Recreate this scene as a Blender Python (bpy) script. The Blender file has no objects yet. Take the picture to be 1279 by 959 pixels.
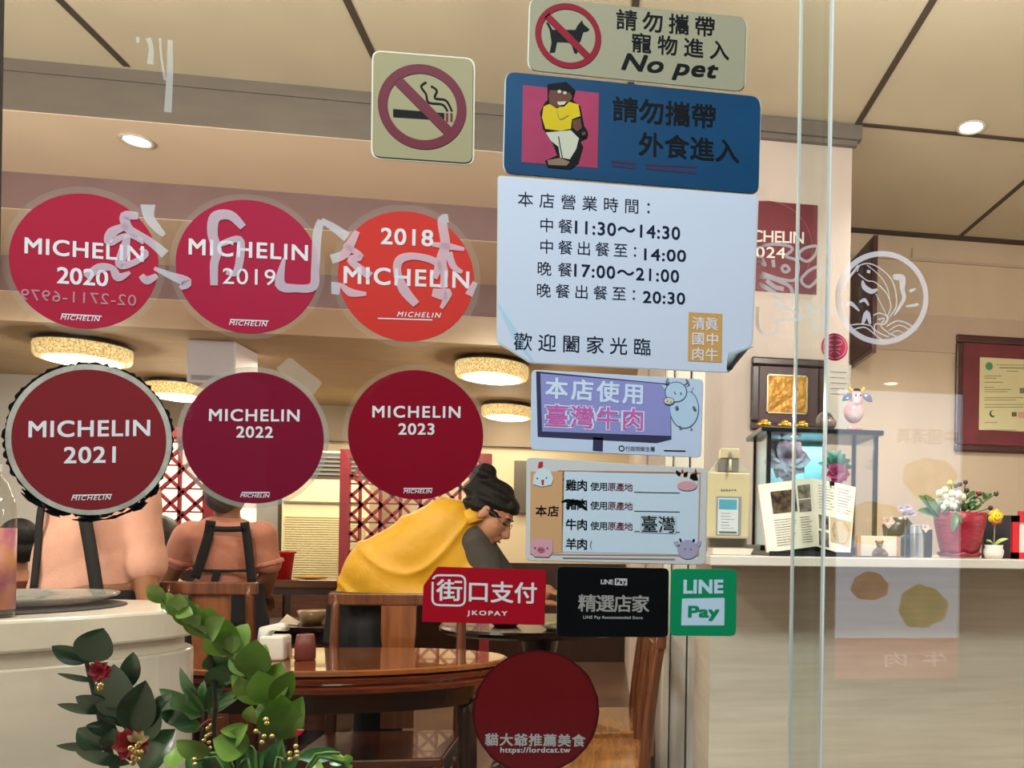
import bpy, bmesh, math, random
from mathutils import Vector as V, Matrix
random.seed(7)
SC = bpy.context.scene
COL = SC.collection
# ------------------------------------------------------------------ camera
CX, CY, F = 905.0, 675.0, 1000.0
TH, RO, ZC = math.radians(8.5), math.radians(0.95), 1.26
cam = bpy.data.cameras.new('camera')
cam.sensor_width = 36.0; cam.lens = 36.0 * F / 1279.0
cam.shift_x = -(CX - 639.5) / 1279.0; cam.shift_y = (CY - 479.5) / 1279.0
cam.clip_start = 0.02
camo = bpy.data.objects.new('camera', cam); COL.objects.link(camo)
R0 = V((math.cos(TH), -math.sin(TH), 0)); U0 = V((0, 0, 1)); F0 = V((math.sin(TH), math.cos(TH), 0))
Rv = math.cos(RO) * R0 + math.sin(RO) * U0; Uv = math.cos(RO) * U0 - math.sin(RO) * R0
m = Matrix.Identity(4)
for i in range(3):
    m[i][0] = Rv[i]; m[i][1] = Uv[i]; m[i][2] = -F0[i]
m[2][3] = ZC
camo.matrix_world = m
SC.camera = camo
SC.view_settings.view_transform = 'Standard'; SC.view_settings.look = 'None'
SC.view_settings.exposure = 0.0; SC.view_settings.gamma = 1.0
SC.view_settings.use_curve_mapping = False
SC.cycles.transparent_max_bounces = 32; SC.cycles.max_bounces = 7
SC.cycles.sample_clamp_indirect = 3.0
SC.cycles.caustics_reflective = False; SC.cycles.caustics_refractive = False
# ------------------------------------------------------------------ world and big lights
w = bpy.data.worlds.new('world'); SC.world = w; w.use_nodes = True
w.node_tree.nodes['Background'].inputs[0].default_value = (0.72, 0.82, 1.0, 1)
w.node_tree.nodes['Background'].inputs[1].default_value = 0.04
def light(name, kind, loc, power, color, size=0.3, target=None, sizey=None, spread=None, spot=None):
    l = bpy.data.lights.new(name, kind); l.energy = power; l.color = color
    if kind == 'AREA':
        l.size = size
        if sizey: l.shape = 'RECTANGLE'; l.size_y = sizey
        if spread: l.spread = spread
    else:
        l.shadow_soft_size = size
    if spot: l.spot_size = spot; l.spot_blend = 0.6
    o = bpy.data.objects.new(name, l); COL.objects.link(o); o.location = loc
    if target is not None:
        o.rotation_euler = (V(target) - V(loc)).to_track_quat('-Z', 'Y').to_euler()
    return o
LW = (1.0, 0.83, 0.62); LN = (1.0, 0.95, 0.87); LC = (0.90, 0.93, 1.0)
light('awning_light', 'AREA', (-0.9, -0.5, 3.6), 165, LC, 0.6, (0.0, 1.2, 1.45))
light('entrance_fill_light', 'POINT', (0.75, 1.55, 2.40), 62, LN, 0.12)  # pair of unseen fill lights without fixtures, added to brighten the front ceiling
light('entrance_fill_light', 'POINT', (-1.2, 1.7, 2.40), 55, LN, 0.12)
light('side_fill_light', 'POINT', (-2.7, 1.9, 1.75), 62, LN, 0.15)  # pair of fill lights added beyond the side edges to lift the soffit undersides
light('side_fill_light', 'POINT', (2.5, 1.7, 1.8), 22, LN, 0.15)
light('hall_ceiling_light', 'AREA', (-2.2, 6.6, 2.44), 85, LW, 1.6, (-2.2, 6.6, 0), 1.2)
light('hall_ceiling_light', 'AREA', (-4.6, 5.2, 2.42), 45, LN, 0.6, (-4.6, 5.2, 0), 0.6)
# ------------------------------------------------------------------ pixel helpers
def ray(px, py):
    a = (px - CX) / F; b = -(py - CY) / F
    return Rv * a + Uv * b + F0
def at(px, py, Y):
    d = ray(px, py); return V((0, 0, ZC)) + d * (Y / d.y)
def atz(px, py, z):
    d = ray(px, py); return V((0, 0, ZC)) + d * ((z - ZC) / d.z)
# ------------------------------------------------------------------ materials
def lin(c):
    if isinstance(c, str):
        c = c.lstrip('#'); c = [int(c[i:i+2], 16) / 255 for i in (0, 2, 4)]
    else: c = [x / 255 for x in c]
    return tuple(x / 12.92 if x <= 0.04045 else ((x + 0.055) / 1.055) ** 2.4 for x in c)
MATS = {}
def mat(name, rgb, rough=0.5, metal=0.0, spec=0.5, var=0.0, scale=8.0, stretch=(1, 1, 1), bump=0.0, bscale=60.0, emit=0.0, alpha=1.0, rgb2=None, coat=0.0, trans=0.0, sheen=0.0):
    if name in MATS: return MATS[name]
    mt = bpy.data.materials.new(name); mt.use_nodes = True
    nt = mt.node_tree; n = nt.nodes; b = n['Principled BSDF']
    c = lin(rgb) + (1,)
    b.inputs['Base Color'].default_value = c
    b.inputs['Roughness'].default_value = rough; b.inputs['Metallic'].default_value = metal
    b.inputs['Specular IOR Level'].default_value = spec
    b.inputs['Coat Weight'].default_value = coat
    b.inputs['Transmission Weight'].default_value = trans
    if sheen: b.inputs['Sheen Weight'].default_value = sheen
    tc = mp = None
    if var or rgb2 or bump:
        tc = n.new('ShaderNodeTexCoord'); mp = n.new('ShaderNodeMapping'); mp.inputs['Scale'].default_value = stretch
        nt.links.new(tc.outputs['Object'], mp.inputs['Vector'])
    if var or rgb2:
        nz = n.new('ShaderNodeTexNoise'); nz.inputs['Scale'].default_value = scale; nz.inputs['Detail'].default_value = 5
        nt.links.new(mp.outputs[0], nz.inputs['Vector'])
        cr = n.new('ShaderNodeValToRGB')
        c2 = lin(rgb2) + (1,) if rgb2 else tuple(min(1, x * (1 + var)) for x in c[:3]) + (1,)
        c1 = c if rgb2 else tuple(x * (1 - var) for x in c[:3]) + (1,)
        cr.color_ramp.elements[0].position = 0.32; cr.color_ramp.elements[1].position = 0.68
        cr.color_ramp.elements[0].color = c1; cr.color_ramp.elements[1].color = c2
        nt.links.new(nz.outputs[0], cr.inputs[0]); nt.links.new(cr.outputs[0], b.inputs['Base Color'])
    if bump:
        nb = n.new('ShaderNodeTexNoise'); nb.inputs['Scale'].default_value = bscale; nb.inputs['Detail'].default_value = 3
        nt.links.new(mp.outputs[0], nb.inputs['Vector'])
        bp = n.new('ShaderNodeBump'); bp.inputs['Strength'].default_value = bump; bp.inputs['Distance'].default_value = 0.01
        nt.links.new(nb.outputs[0], bp.inputs['Height']); nt.links.new(bp.outputs[0], b.inputs['Normal'])
    if emit:
        b.inputs['Emission Color'].default_value = c
        if rgb2: nt.links.new(cr.outputs[0], b.inputs['Emission Color'])
        b.inputs['Emission Strength'].default_value = emit
    if alpha < 1: b.inputs['Alpha'].default_value = alpha
    MATS[name] = mt; return mt
def glassmat(name, tint=(0.95, 0.97, 0.96), refl=1.0, rough=0.0):
    if name in MATS: return MATS[name]
    mt = bpy.data.materials.new(name); mt.use_nodes = True; nt = mt.node_tree; n = nt.nodes
    n.remove(n['Principled BSDF']); out = n['Material Output']
    tr = n.new('ShaderNodeBsdfTransparent'); tr.inputs[0].default_value = tint + (1,)
    gl = n.new('ShaderNodeBsdfGlossy'); gl.inputs['Roughness'].default_value = rough; gl.inputs[0].default_value = (refl, refl, refl, 1)
    lw = n.new('ShaderNodeLayerWeight'); pw = n.new('ShaderNodeMath'); pw.operation = 'POWER'; pw.inputs[1].default_value = 5.0
    fr = n.new('ShaderNodeMath'); fr.operation = 'MULTIPLY_ADD'; fr.inputs[1].default_value = 0.96; fr.inputs[2].default_value = 0.04
    nt.links.new(lw.outputs['Facing'], pw.inputs[0]); nt.links.new(pw.outputs[0], fr.inputs[0])
    mx = n.new('ShaderNodeMixShader')
    nt.links.new(fr.outputs[0], mx.inputs[0]); nt.links.new(tr.outputs[0], mx.inputs[1]); nt.links.new(gl.outputs[0], mx.inputs[2])
    nt.links.new(mx.outputs[0], out.inputs[0]); MATS[name] = mt; return mt
def wood(name, c1, c2, rough=0.35, axis=0, coat=0.3):
    st = [14, 14, 14]; st[axis] = 1.2
    return mat(name, c1, rough, rgb2=c2, scale=4.0, stretch=tuple(st), coat=coat, bump=0.05, bscale=10)
# ------------------------------------------------------------------ mesh builder
def origin_of(o):
    v = V((0, 0, 0))
    while o is not None:
        v += o.location; o = o.parent
    return v
class B:
    def __init__(s): s.bm = bmesh.new()
    def ngon(s, pts):
        return s.bm.faces.new([s.bm.verts.new(p) for p in pts])
    def prism(s, pts, d):
        d = V(d); a = [s.bm.verts.new(V(p)) for p in pts]; b = [s.bm.verts.new(V(p) + d) for p in pts]
        s.bm.faces.new(a); s.bm.faces.new(b[::-1]); n = len(a)
        for i in range(n): s.bm.faces.new((a[i], b[i], b[(i+1) % n], a[(i+1) % n]))
        return s
    def box(s, lo, hi, rz=0, c=None):
        lo = V(lo); hi = V(hi)
        P = [V((x, y, z)) for z in (lo.z, hi.z) for x, y in ((lo.x, lo.y), (hi.x, lo.y), (hi.x, hi.y), (lo.x, hi.y))]
        if rz:
            cc = V(c) if c is not None else (lo + hi) / 2
            M = Matrix.Rotation(rz, 3, 'Z'); P = [M @ (p - cc) + cc for p in P]
        v = [s.bm.verts.new(p) for p in P]
        for f in ((3, 2, 1, 0), (4, 5, 6, 7), (0, 1, 5, 4), (1, 2, 6, 5), (2, 3, 7, 6), (3, 0, 4, 7)):
            s.bm.faces.new([v[i] for i in f])
        return s
    def loft(s, rings, n=20, cap=True):
        prev = None; first = None
        for c, u, vv in rings:
            c = V(c); u = V(u); vv = V(vv)
            ring = [s.bm.verts.new(c + u * math.cos(2*math.pi*i/n) + vv * math.sin(2*math.pi*i/n)) for i in range(n)]
            if prev:
                for i in range(n): s.bm.faces.new((prev[i], prev[(i+1) % n], ring[(i+1) % n], ring[i]))
            else: first = ring
            prev = ring
        if cap:
            s.bm.faces.new(first[::-1]); s.bm.faces.new(prev)
        return s
    def tube(s, pts, r, n=8, sub=0):
        pts = [V(p) for p in pts]
        if sub: pts, r = smooth_path(pts, r, sub)
        rs = r if isinstance(r, (list, tuple)) else [r] * len(pts)
        rings = []; ref = None
        for i, p in enumerate(pts):
            t = (pts[min(i+1, len(pts)-1)] - pts[max(i-1, 0)])
            if t.length < 1e-9: t = V((0, 0, 1))
            t.normalize()
            if ref is None:
                ref = V((0, 1, 0)) if abs(t.y) < 0.9 else V((1, 0, 0))
            u = (ref - t * ref.dot(t)).normalized(); ref = u
            rings.append((p, u * rs[i], t.cross(u) * rs[i]))
        return s.loft(rings, n)
    def lathe(s, c, prof, n=28):
        c = V(c)
        return s.loft([(c + V((0, 0, z)), V((max(r, 1e-4), 0, 0)), V((0, max(r, 1e-4), 0))) for r, z in prof], n)
    def ball(s, c, r, n=14, M=None):
        if not isinstance(r, (tuple, list)): r = (r, r, r)
        g = bmesh.ops.create_uvsphere(s.bm, u_segments=n, v_segments=max(6, n*2//3), radius=1)
        for v in g['verts']:
            p = V((v.co.x * r[0], v.co.y * r[1], v.co.z * r[2]))
            if M is not None: p = M @ p
            v.co = p + V(c)
        return s
    def ribbon(s, pts, ws, nrm, thick=0.0):
        """flat band along pts, in the plane square to nrm"""
        nrm = V(nrm).normalized(); pts = [V(p) for p in pts]; L = []; R = []
        for i, p in enumerate(pts):
            t = (pts[min(i+1, len(pts)-1)] - pts[max(i-1, 0)]).normalized(); sd = t.cross(nrm).normalized()
            wd = (ws[i] if isinstance(ws, (list, tuple)) else ws) / 2
            L.append(p + sd * wd); R.append(p - sd * wd)
        a = [s.bm.verts.new(p) for p in L]; b = [s.bm.verts.new(p) for p in R]
        for i in range(len(pts)-1): s.bm.faces.new((a[i], a[i+1], b[i+1], b[i]))
        if thick:
            a2 = [s.bm.verts.new(p + nrm*thick) for p in L]; b2 = [s.bm.verts.new(p + nrm*thick) for p in R]
            k = len(pts)
            for i in range(k-1):
                s.bm.faces.new((b2[i], b2[i+1], a2[i+1], a2[i])); s.bm.faces.new((a[i], a2[i], a2[i+1], a[i+1])); s.bm.faces.new((b[i+1], b2[i+1], b2[i], b[i]))
            s.bm.faces.new((a[0], b[0], b2[0], a2[0])); s.bm.faces.new((b[-1], a[-1], a2[-1], b2[-1]))
        return s
    def leaf(s, base, tip, width, nrm, fold=0.18, bend=0.12, shape=1.0, n=9):
        base = V(base); tip = V(tip); ax = tip - base; L = ax.length; ax.normalize()
        nrm = V(nrm); nrm = (nrm - ax * nrm.dot(ax)).normalized(); sd = ax.cross(nrm)
        rows = []
        for i in range(n + 1):
            t = i / n
            wv = width / 2 * (math.sin(math.pi * t ** shape) ** 0.75 if 0 < t < 1 else 0.02)
            c = base + ax * (L * t) + nrm * (bend * L * math.sin(math.pi * t) )
            row = []
            for k in (-1, -0.55, 0, 0.55, 1):
                row.append(s.bm.verts.new(c + sd * (wv * k) + nrm * (fold * wv * abs(k) ** 1.3)))
            rows.append(row)
        for i in range(n):
            for k in range(4): s.bm.faces.new((rows[i][k], rows[i][k+1], rows[i+1][k+1], rows[i+1][k]))
        return s
    def build(s, name, mt, parent=None, smooth=False, bevel=0.0, solid=0.0, keep=False):
        bm = s.bm
        if not keep: bmesh.ops.recalc_face_normals(bm, faces=bm.faces)
        if parent is not None: off = origin_of(parent)
        else:
            xs = [v.co for v in bm.verts]
            off = V(((min(p.x for p in xs)+max(p.x for p in xs))/2, (min(p.y for p in xs)+max(p.y for p in xs))/2, min(p.z for p in xs)))
        for v in bm.verts: v.co -= off
        me = bpy.data.meshes.new(name); bm.to_mesh(me); bm.free()
        if smooth:
            for p in me.polygons: p.use_smooth = True
        me.materials.append(mt)
        o = bpy.data.objects.new(name, me); COL.objects.link(o)
        if parent is not None: o.parent = parent
        else: o.location = off
        if solid:
            q = o.modifiers.new('solid', 'SOLIDIFY'); q.thickness = solid; q.offset = 0
        if bevel:
            q = o.modifiers.new('bevel', 'BEVEL'); q.width = bevel; q.segments = 2; q.limit_method = 'ANGLE'
        return o
def smooth_path(pts, r, sub):
    rs = r if isinstance(r, (list, tuple)) else [r] * len(pts)
    P = []; Q = []
    for i in range(len(pts) - 1):
        p0 = pts[max(i-1, 0)]; p1 = pts[i]; p2 = pts[i+1]; p3 = pts[min(i+2, len(pts)-1)]
        for k in range(sub):
            t = k / sub
            P.append(0.5 * ((2*p1) + (p2-p0)*t + (2*p0-5*p1+4*p2-p3)*t*t + (3*p1-p0-3*p2+p3)*t**3))
            Q.append(rs[i]*(1-t) + rs[i+1]*t)
    P.append(pts[-1]); Q.append(rs[-1])
    return P, Q
def tag(o, label, cat, group=None, kind=None):
    if label: o['label'] = label
    if cat: o['category'] = cat
    if group: o['group'] = group
    if kind: o['kind'] = kind
    return o
def thing(name, label, cat, loc, group=None):
    o = bpy.data.objects.new(name, None); COL.objects.link(o); o.location = V(loc); o.empty_display_size = 0.05
    return tag(o, label, cat, group)
def struct(name, b, mt, parent=None, **k):
    o = b.build(name, mt, parent, **k); o['kind'] = 'structure'; return o
def organic(b, name, mt, parent, voxel=0.012, smooth=6, wob=None):
    """join the overlapping shapes of b into one continuous skin"""
    off = origin_of(parent) if parent is not None else V((0, 0, 0))
    bmesh.ops.recalc_face_normals(b.bm, faces=b.bm.faces)
    for v in b.bm.verts: v.co -= off
    me = bpy.data.meshes.new(name); b.bm.to_mesh(me); b.bm.free()
    t = bpy.data.objects.new('tmp', me); COL.objects.link(t)
    q = t.modifiers.new('r', 'REMESH'); q.mode = 'VOXEL'; q.voxel_size = voxel
    q = t.modifiers.new('s', 'SMOOTH'); q.factor = 0.5; q.iterations = smooth
    dg = bpy.context.evaluated_depsgraph_get(); dg.update()
    m2 = bpy.data.meshes.new_from_object(t.evaluated_get(dg))
    bpy.data.objects.remove(t); bpy.data.meshes.remove(me)
    if wob:
        m2.update()
        nn = [v.normal.copy() for v in m2.vertices]
        for v, nv in zip(m2.vertices, nn): v.co += nv * wob(v.co + off)
    for p in m2.polygons: p.use_smooth = True
    m2.materials.clear(); m2.materials.append(mt); m2.name = name
    o = bpy.data.objects.new(name, m2); COL.objects.link(o)
    if parent is not None: o.parent = parent
    return o
# ------------------------------------------------------------------ lettering
_tc = bpy.data.curves.new('letters', 'FONT'); _to = bpy.data.objects.new('letters', _tc); COL.objects.link(_to)
def glyphs(body, bold, shear, space):
    _tc.body = body; _tc.offset = bold; _tc.shear = shear; _tc.space_character = space; _tc.resolution_u = 4
    dg = bpy.context.evaluated_depsgraph_get(); dg.update()
    return bpy.data.meshes.new_from_object(_to.evaluated_get(dg))
def bb(me):
    xs = [v.co.x for v in me.vertices]; ys = [v.co.y for v in me.vertices]
    return min(xs), max(xs), min(ys), max(ys)
def text(body, O, U, H, mt, parent, bold=0.0, shear=0.0, name='lettering', mirror=False, auto=True):
    """letters filling the parallelogram O, O+U (width), O+H (height)"""
    O = V(O); U = V(U); H = V(H); sp = 1.0
    n = len(body)
    if auto and n > 1:
        me = glyphs(body, 0, shear, 1.0); x0, x1, y0, y1 = bb(me); bpy.data.meshes.remove(me)
        want = (y1 - y0) * U.length / H.length
        me = glyphs(body, 0, shear, 1.5); a0, a1, _, _ = bb(me); bpy.data.meshes.remove(me)
        k = ((a1 - a0) - (x1 - x0)) / 0.5
        top = 2.0 if not body.isascii() else (1.30 if body.isalpha() else 1.08)
        if k > 1e-6: sp = max(0.88, min(top, 1 + (want - (x1 - x0)) / k))
    me = glyphs(body, 0, shear, sp); x0, x1, y0, y1 = bb(me)
    off = origin_of(parent); N = H.cross(U).normalized()
    if bold:
        bmx = bmesh.new(); d = bold * 0.75; q = 0
        for dx, dy in ((-1, -1), (1, 1), (1, -1), (-1, 1)):
            q += 1; k0 = len(bmx.verts); bmx.from_mesh(me); bmx.verts.ensure_lookup_table()
            for v in bmx.verts[k0:]: v.co.x += dx * d; v.co.y += dy * d; v.co.z = q
        bmx.to_mesh(me); bmx.free(); x0 -= d; x1 += d; y0 -= d; y1 += d
    for v in me.vertices:
        a = (v.co.x - x0) / (x1 - x0); b_ = (v.co.y - y0) / (y1 - y0)
        if mirror: a = 1 - a
        v.co = O + U * a + H * b_ - off - N * (v.co.z * 1.5e-5)
    if mirror: me.flip_normals()
    me.materials.clear(); me.materials.append(mt); me.name = name
    o = bpy.data.objects.new(name, me); COL.objects.link(o); o.parent = parent
    return o
# ------------------------------------------------------------------ the setting
ceil_m = mat('ceiling_board', '#c9bca4', 0.75, var=0.05, scale=2.5, spec=0.2)
seam_m = mat('ceiling_seam', '#4a3c32', 0.8)
tan_m = mat('inner_ceiling', '#b09a7c', 0.75, var=0.06, scale=3, stretch=(1, 4, 1), spec=0.2)
beam_m = mat('beam_grey', '#6f655f', 0.7, var=0.07, scale=5, stretch=(1, 1, 4))
mauve_m = mat('step_mauve', '#84696a', 0.7, var=0.06, scale=4)
soffit_m = mat('soffit_cream', '#f6dfc4', 0.7, var=0.03, scale=2)
pink_m = mat('column_paper', '#c6b7b1', 0.7, var=0.04, scale=14, stretch=(1, 1, 0.2), bump=0.1, bscale=160)
rear_m = mat('alcove_paper', '#d2bda6', 0.7, var=0.04, scale=10, stretch=(1, 1, 0.2), bump=0.1, bscale=160)
wall_m = mat('cream_wall', '#e3d3b4', 0.75, var=0.04, scale=2)
greyw_m = mat('grey_wall', '#c4bfba', 0.75, var=0.03, scale=2)
tile_m = mat('floor_tile', '#6a5242', 0.3, var=0.15, scale=3)
white_m = mat('white_paint', '#e9e4da', 0.4, var=0.02, scale=5)
dark_m = mat('black_frame', '#17171a', 0.4)
pave_m = mat('pavement', '#6d6a66', 0.9, var=0.2, scale=20)
CE = 3.0
struct('floor', B().box((-6.2, 1.0, -0.05), (3.2, 8.5, 0)), tile_m)
struct('floor', B().box((-6.2, -4.5, -0.06), (3.2, 1.0, -0.01)), pave_m)
struct('ceiling', B().box((-6.2, 1.0, CE), (3.2, 3.33, CE+0.1)), ceil_m)
struct('ceiling', B().box((0.9, 3.33, CE), (3.2, 4.45, CE+0.1)), ceil_m)
bm = B()
for x in (-3.66, -2.73, -1.80, -0.86, 0.07): bm.box((x-0.012, 1.0, CE-0.004), (x+0.012, 3.3, CE+0.002))
for x in (1.01, 1.955, 2.9): bm.box((x-0.012, 1.0, CE-0.004), (x+0.012, 4.33, CE+0.002))
bm.box((1.0, 3.2, CE-0.005), (3.2, 3.222, CE+0.002)); bm.box((1.0, 4.27, CE-0.006), (3.2, 4.33, CE+0.002))
struct('trim_1', bm, seam_m)
# stepped soffit between the entrance and the dining hall
struct('trim_2', B().box((-6.1, 3.33, 2.812), (0.22, 3.36, CE)).box((-6.1, 3.322, CE-0.045), (0.22, 3.33, CE)), beam_m)
struct('ceiling', B().box((-6.1, 3.331, 2.81), (0.22, 3.9, 2.86)), soffit_m)
struct('trim_3', B().box((-6.1, 3.9, 2.652), (0.22, 3.93, 2.858)), mauve_m)
struct('ceiling', B().box((-6.1, 3.901, 2.65), (0.22, 4.57, 2.70)), soffit_m)
struct('trim_4', B().box((-6.1, 4.57, 2.472), (0.22, 4.60, 2.698)), mauve_m)
struct('ceiling', B().box((-6.1, 4.571, 2.47), (0.22, 5.22, 2.52)), soffit_m)
struct('ceiling', B().box((-6.1, 5.22, 2.50), (0.22, 8.4, 2.6)), tan_m)
struct('wall_back', B().box((-6.1, 8.3, 0), (0.3, 8.4, 2.52)), wall_m)
struct('trim_5', B().box((-6.1, 8.2, 2.16), (0.22, 8.3, 2.5)), mat('rear_beam', '#8c7d6c', 0.7, var=0.05, scale=3))
struct('baseboard_back', B().box((-6.05, 8.26, 0), (0.21, 8.3, 1.0)), mat('wainscot', '#3a2016', .4, rgb2='#2a170f', scale=5, stretch=(6, 1, 1)))
struct('wall_left', B().box((-6.2, 1.0, 0), (-6.1, 8.4, CE)), greyw_m)
struct('wall_left', B().box((-6.05, 7.2, 0), (-4.45, 7.3, 2.5)), greyw_m)
struct('wall_right', B().box((3.1, 1.0, 0), (3.2, 4.45, CE)), rear_m)
struct('wall_rear_right', B().box((1.0, 4.33, 0), (3.1, 4.43, CE)), rear_m)
bm = B(); bm.box((1.0, 4.318, 2.86), (3.1, 4.331, 2.875)); bm.box((1.69, 4.318, 2.875), (1.70, 4.331, 2.93)); bm.box((1.0, 4.322, 2.35), (3.1, 4.331, 2.56))
struct('trim_6', bm, mat('alcove_band', '#c7b09e', 0.6, var=0.03))
struct('column', B().box((0.23, 3.25, 0), (1.0, 4.44, CE-0.001)).box((0.22, 4.44, 0), (0.3, 8.35, 2.6)), pink_m)
struct('trim_7', B().box((0.22, 3.21, 2.935), (1.03, 3.25, CE-0.006)).box((0.22, 3.225, 2.915), (1.015, 3.25, 2.935)), beam_m)
struct('trim_8', B().box((0.235, 3.18, 0), (0.262, 3.25, 2.9)).box((0.268, 3.2, 0), (0.33, 3.25, 2.9)).box((0.336, 3.17, 0), (0.385, 3.25, 2.9)), white_m, bevel=0.004)
# facade with the sliding glass doors
struct('wall_front', B().box((-6.2, 0.98, 0), (-0.78, 1.07, CE)), white_m)
struct('wall_front', B().box((1.5, 0.98, 0), (3.2, 1.07, CE)), white_m)
struct('wall_front', B().box((-0.72, 0.98, 2.45), (1.5, 1.07, CE)), white_m)
bm = B(); bm.box((-0.79, 0.985, 0), (at(4, 100, 1.012).x, 1.012, 2.45)); bm.box((1.46, 0.985, 0), (1.52, 1.06, 2.45)); bm.box((-0.72, 0.985, 2.4), (1.5, 1.06, 2.46))
struct('trim_9', bm, dark_m)
pane_m = glassmat('door_glass', (0.925, 0.95, 0.935))
edge_m = mat('polished_glass_edge', '#dfe9e4', 0.15, spec=0.8, metal=0.3)
edged_m = mat('green_glass_edge', '#5d6b66', 0.15, spec=0.8)
d1 = struct('door_1', B().box((-0.713, 1.0, 0.02), (0.278, 1.010, 2.4)), pane_m)
struct('glass_edge', B().box((0.278, 0.9995, 0.02), (0.2805, 1.0105, 2.4)), edge_m, d1)
d2 = struct('door_2', B().box((0.247, 1.030, 0.02), (1.46, 1.040, 2.4)), pane_m)
struct('glass_edge', B().box((0.2445, 1.0295, 0.02), (0.247, 1.0405, 2.4)), edge_m, d2)
# ------------------------------------------------------------------ helpers for what is stuck on the glass
YG = 1.0117
def gp(px, py, k=0): return at(px, py, YG - 0.0003 * k)
def zmap(x0, y0, s): return lambda x, y: (x0 + x * s, y0 + y * s)
def rounded(P, r, n=5):
    P = [V(p) for p in P]; out = []
    for i, p in enumerate(P):
        a = P[i-1]; b = P[(i+1) % len(P)]
        ra = min(r, (a-p).length*0.45); rb = min(r, (b-p).length*0.45)
        p0 = p + (a-p).normalized()*ra; p1 = p + (b-p).normalized()*rb
        for j in range(n+1):
            t = j/n; out.append(p0*(1-t)**2 + p*2*t*(1-t) + p1*t*t)
    return out
def panel(pts, r, thick, k=0, b=None):
    b = b or B(); P = [gp(x, y, k) for x, y in pts]
    if r: P = rounded(P, r)
    b.prism(P, (0, thick, 0)); return b
def art(pts, k, mt, name, parent, r=0, b=None):
    b = b or B(); P = [gp(x, y, k) for x, y in pts]
    if r: P = rounded(P, r)
    b.ngon(P); return b.build(name, mt, parent)
def circ(c, rx, ry=None, n=40, a0=0, a1=2*math.pi):
    ry = ry or rx
    return [(c[0] + rx*math.cos(a0+(a1-a0)*i/n), c[1] + ry*math.sin(a0+(a1-a0)*i/n)) for i in range(n)]
def mdisc(c, r, k, n=48):
    p = gp(c[0], c[1], k); return [p + V((r*math.cos(2*math.pi*i/n), 0, r*math.sin(2*math.pi*i/n))) for i in range(n)]
def ringmesh(b, c, r1, r2, k, n=56, thick=0.0, jag=0.0):
    o = mdisc(c, 1.0, k, n); p = gp(c[0], c[1], k)
    A = []; Bb = []
    for q in o:
        A.append(b.bm.verts.new(p + (q-p)*r1)); Bb.append(b.bm.verts.new(p + (q-p)*(r2 + random.uniform(-jag, jag))))
    for i in range(n): b.bm.faces.new((A[i], A[(i+1) % n], Bb[(i+1) % n], Bb[i]))
    return b
def strokes(lst, k, mt, name, parent, Y=None, sub=5):
    b = B(); nrm = V((0, -1, 0))
    for pts, wd in lst:
        ws = wd if isinstance(wd, (list, tuple)) else [wd]*len(pts)
        P = [(at(x, y, Y) if Y else gp(x, y, k)) for x, y in pts]
        s = P[0].y / F
        if sub and len(P) > 2: P, ws = smooth_path(P, list(ws), sub)
        b.ribbon(P, [q*s for q in ws], nrm)
    return b.build(name, mt, parent)
def pieces(lst, k, mt, names, parent, Y=None, sub=5):
    for i, q in enumerate(lst): strokes([q], k, mt, names[i] if isinstance(names, (list, tuple)) else names, parent, Y, sub)
def gtext(body, bl, br, h, mt, parent, k=2, **kw):
    O = gp(bl[0], bl[1], k); E_ = gp(br[0], br[1], k); T = gp(bl[0], bl[1]-h, k)
    return text(body, O, E_-O, V((0, 0, (T-O).length)), mt, parent, **kw)
_mat0 = mat
def mat(n, c, r=0.5, *a, **k):
    k.setdefault('spec', 0.08)
    return _mat0(n, c, max(r, 0.55), *a, **k)
ink = mat('black_ink', '#070708', 0.6, spec=0.1); navy = mat('navy_ink', '#101b34', 0.6, spec=0.1)
wink = mat('white_ink', '#f0e4e4', 0.5); wink2 = mat('silver_ink', '#cfc8c6', 0.4)
cream_pl = mat('cream_acrylic', '#a89a76', 0.25, var=0.02, scale=6); rim_pl = mat('clear_edge', '#e6dfc8', 0.15)
ringred = mat('prohibition_red', '#6d0f28', 0.5, spec=0.2); ringred2 = mat('prohibition_red_bright', '#8f1a2c', 0.4)
clear_m = mat('clear_film', '#cbbfae', 0.2, alpha=0.13)
# ------------------------------------------------------------------ round award stickers
def award(name, label, c, r, col, backing, rb, word, year, logo, thin=False):
    p = gp(*c)
    rt = thing('round_sticker', label, 'sticker', (p.x, YG + 0.0012, p.z - r), 'round red award stickers on the glass')
    b = B(); b.prism(mdisc(c, r, 0, 64), (0, 0.0012, 0)); b.build('face', mat(name, col, 0.35, var=0.04, scale=9), rt)
    b = B(); ringmesh(b, c, r, rb, -1); b.build('backing', backing, rt)
    gtext(word[0], word[1], word[2], word[3], wink, rt, bold=0.024, k=1)
    gtext(year[0], year[1], year[2], year[3], wink, rt, bold=0.004 if thin else 0.022, k=1)
    lt, bl, br, h, l0, l1 = logo
    gtext(lt, bl, br, h, wink, rt, bold=0.018, shear=0.25, name='wordmark', k=1)
    strokes([([l0, l1], 1.3)], 1, wink, 'rule', rt, sub=0)
    return rt
MI = 'MICHELIN'
award('sticker_red_a', 'round crimson award sticker reading 2020, with mirrored white brushwork across its edge', (105.5, 326), 0.0770, '#b5273e', clear_m, 0.0850,
      (MI, (30.5, 316.5), (179.5, 327.5), 20.5), ('2020', (71, 354), (135, 358), 21), (MI, (75.5, 399), (125, 401.5), 6, (77, 392), (127, 395)))
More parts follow.
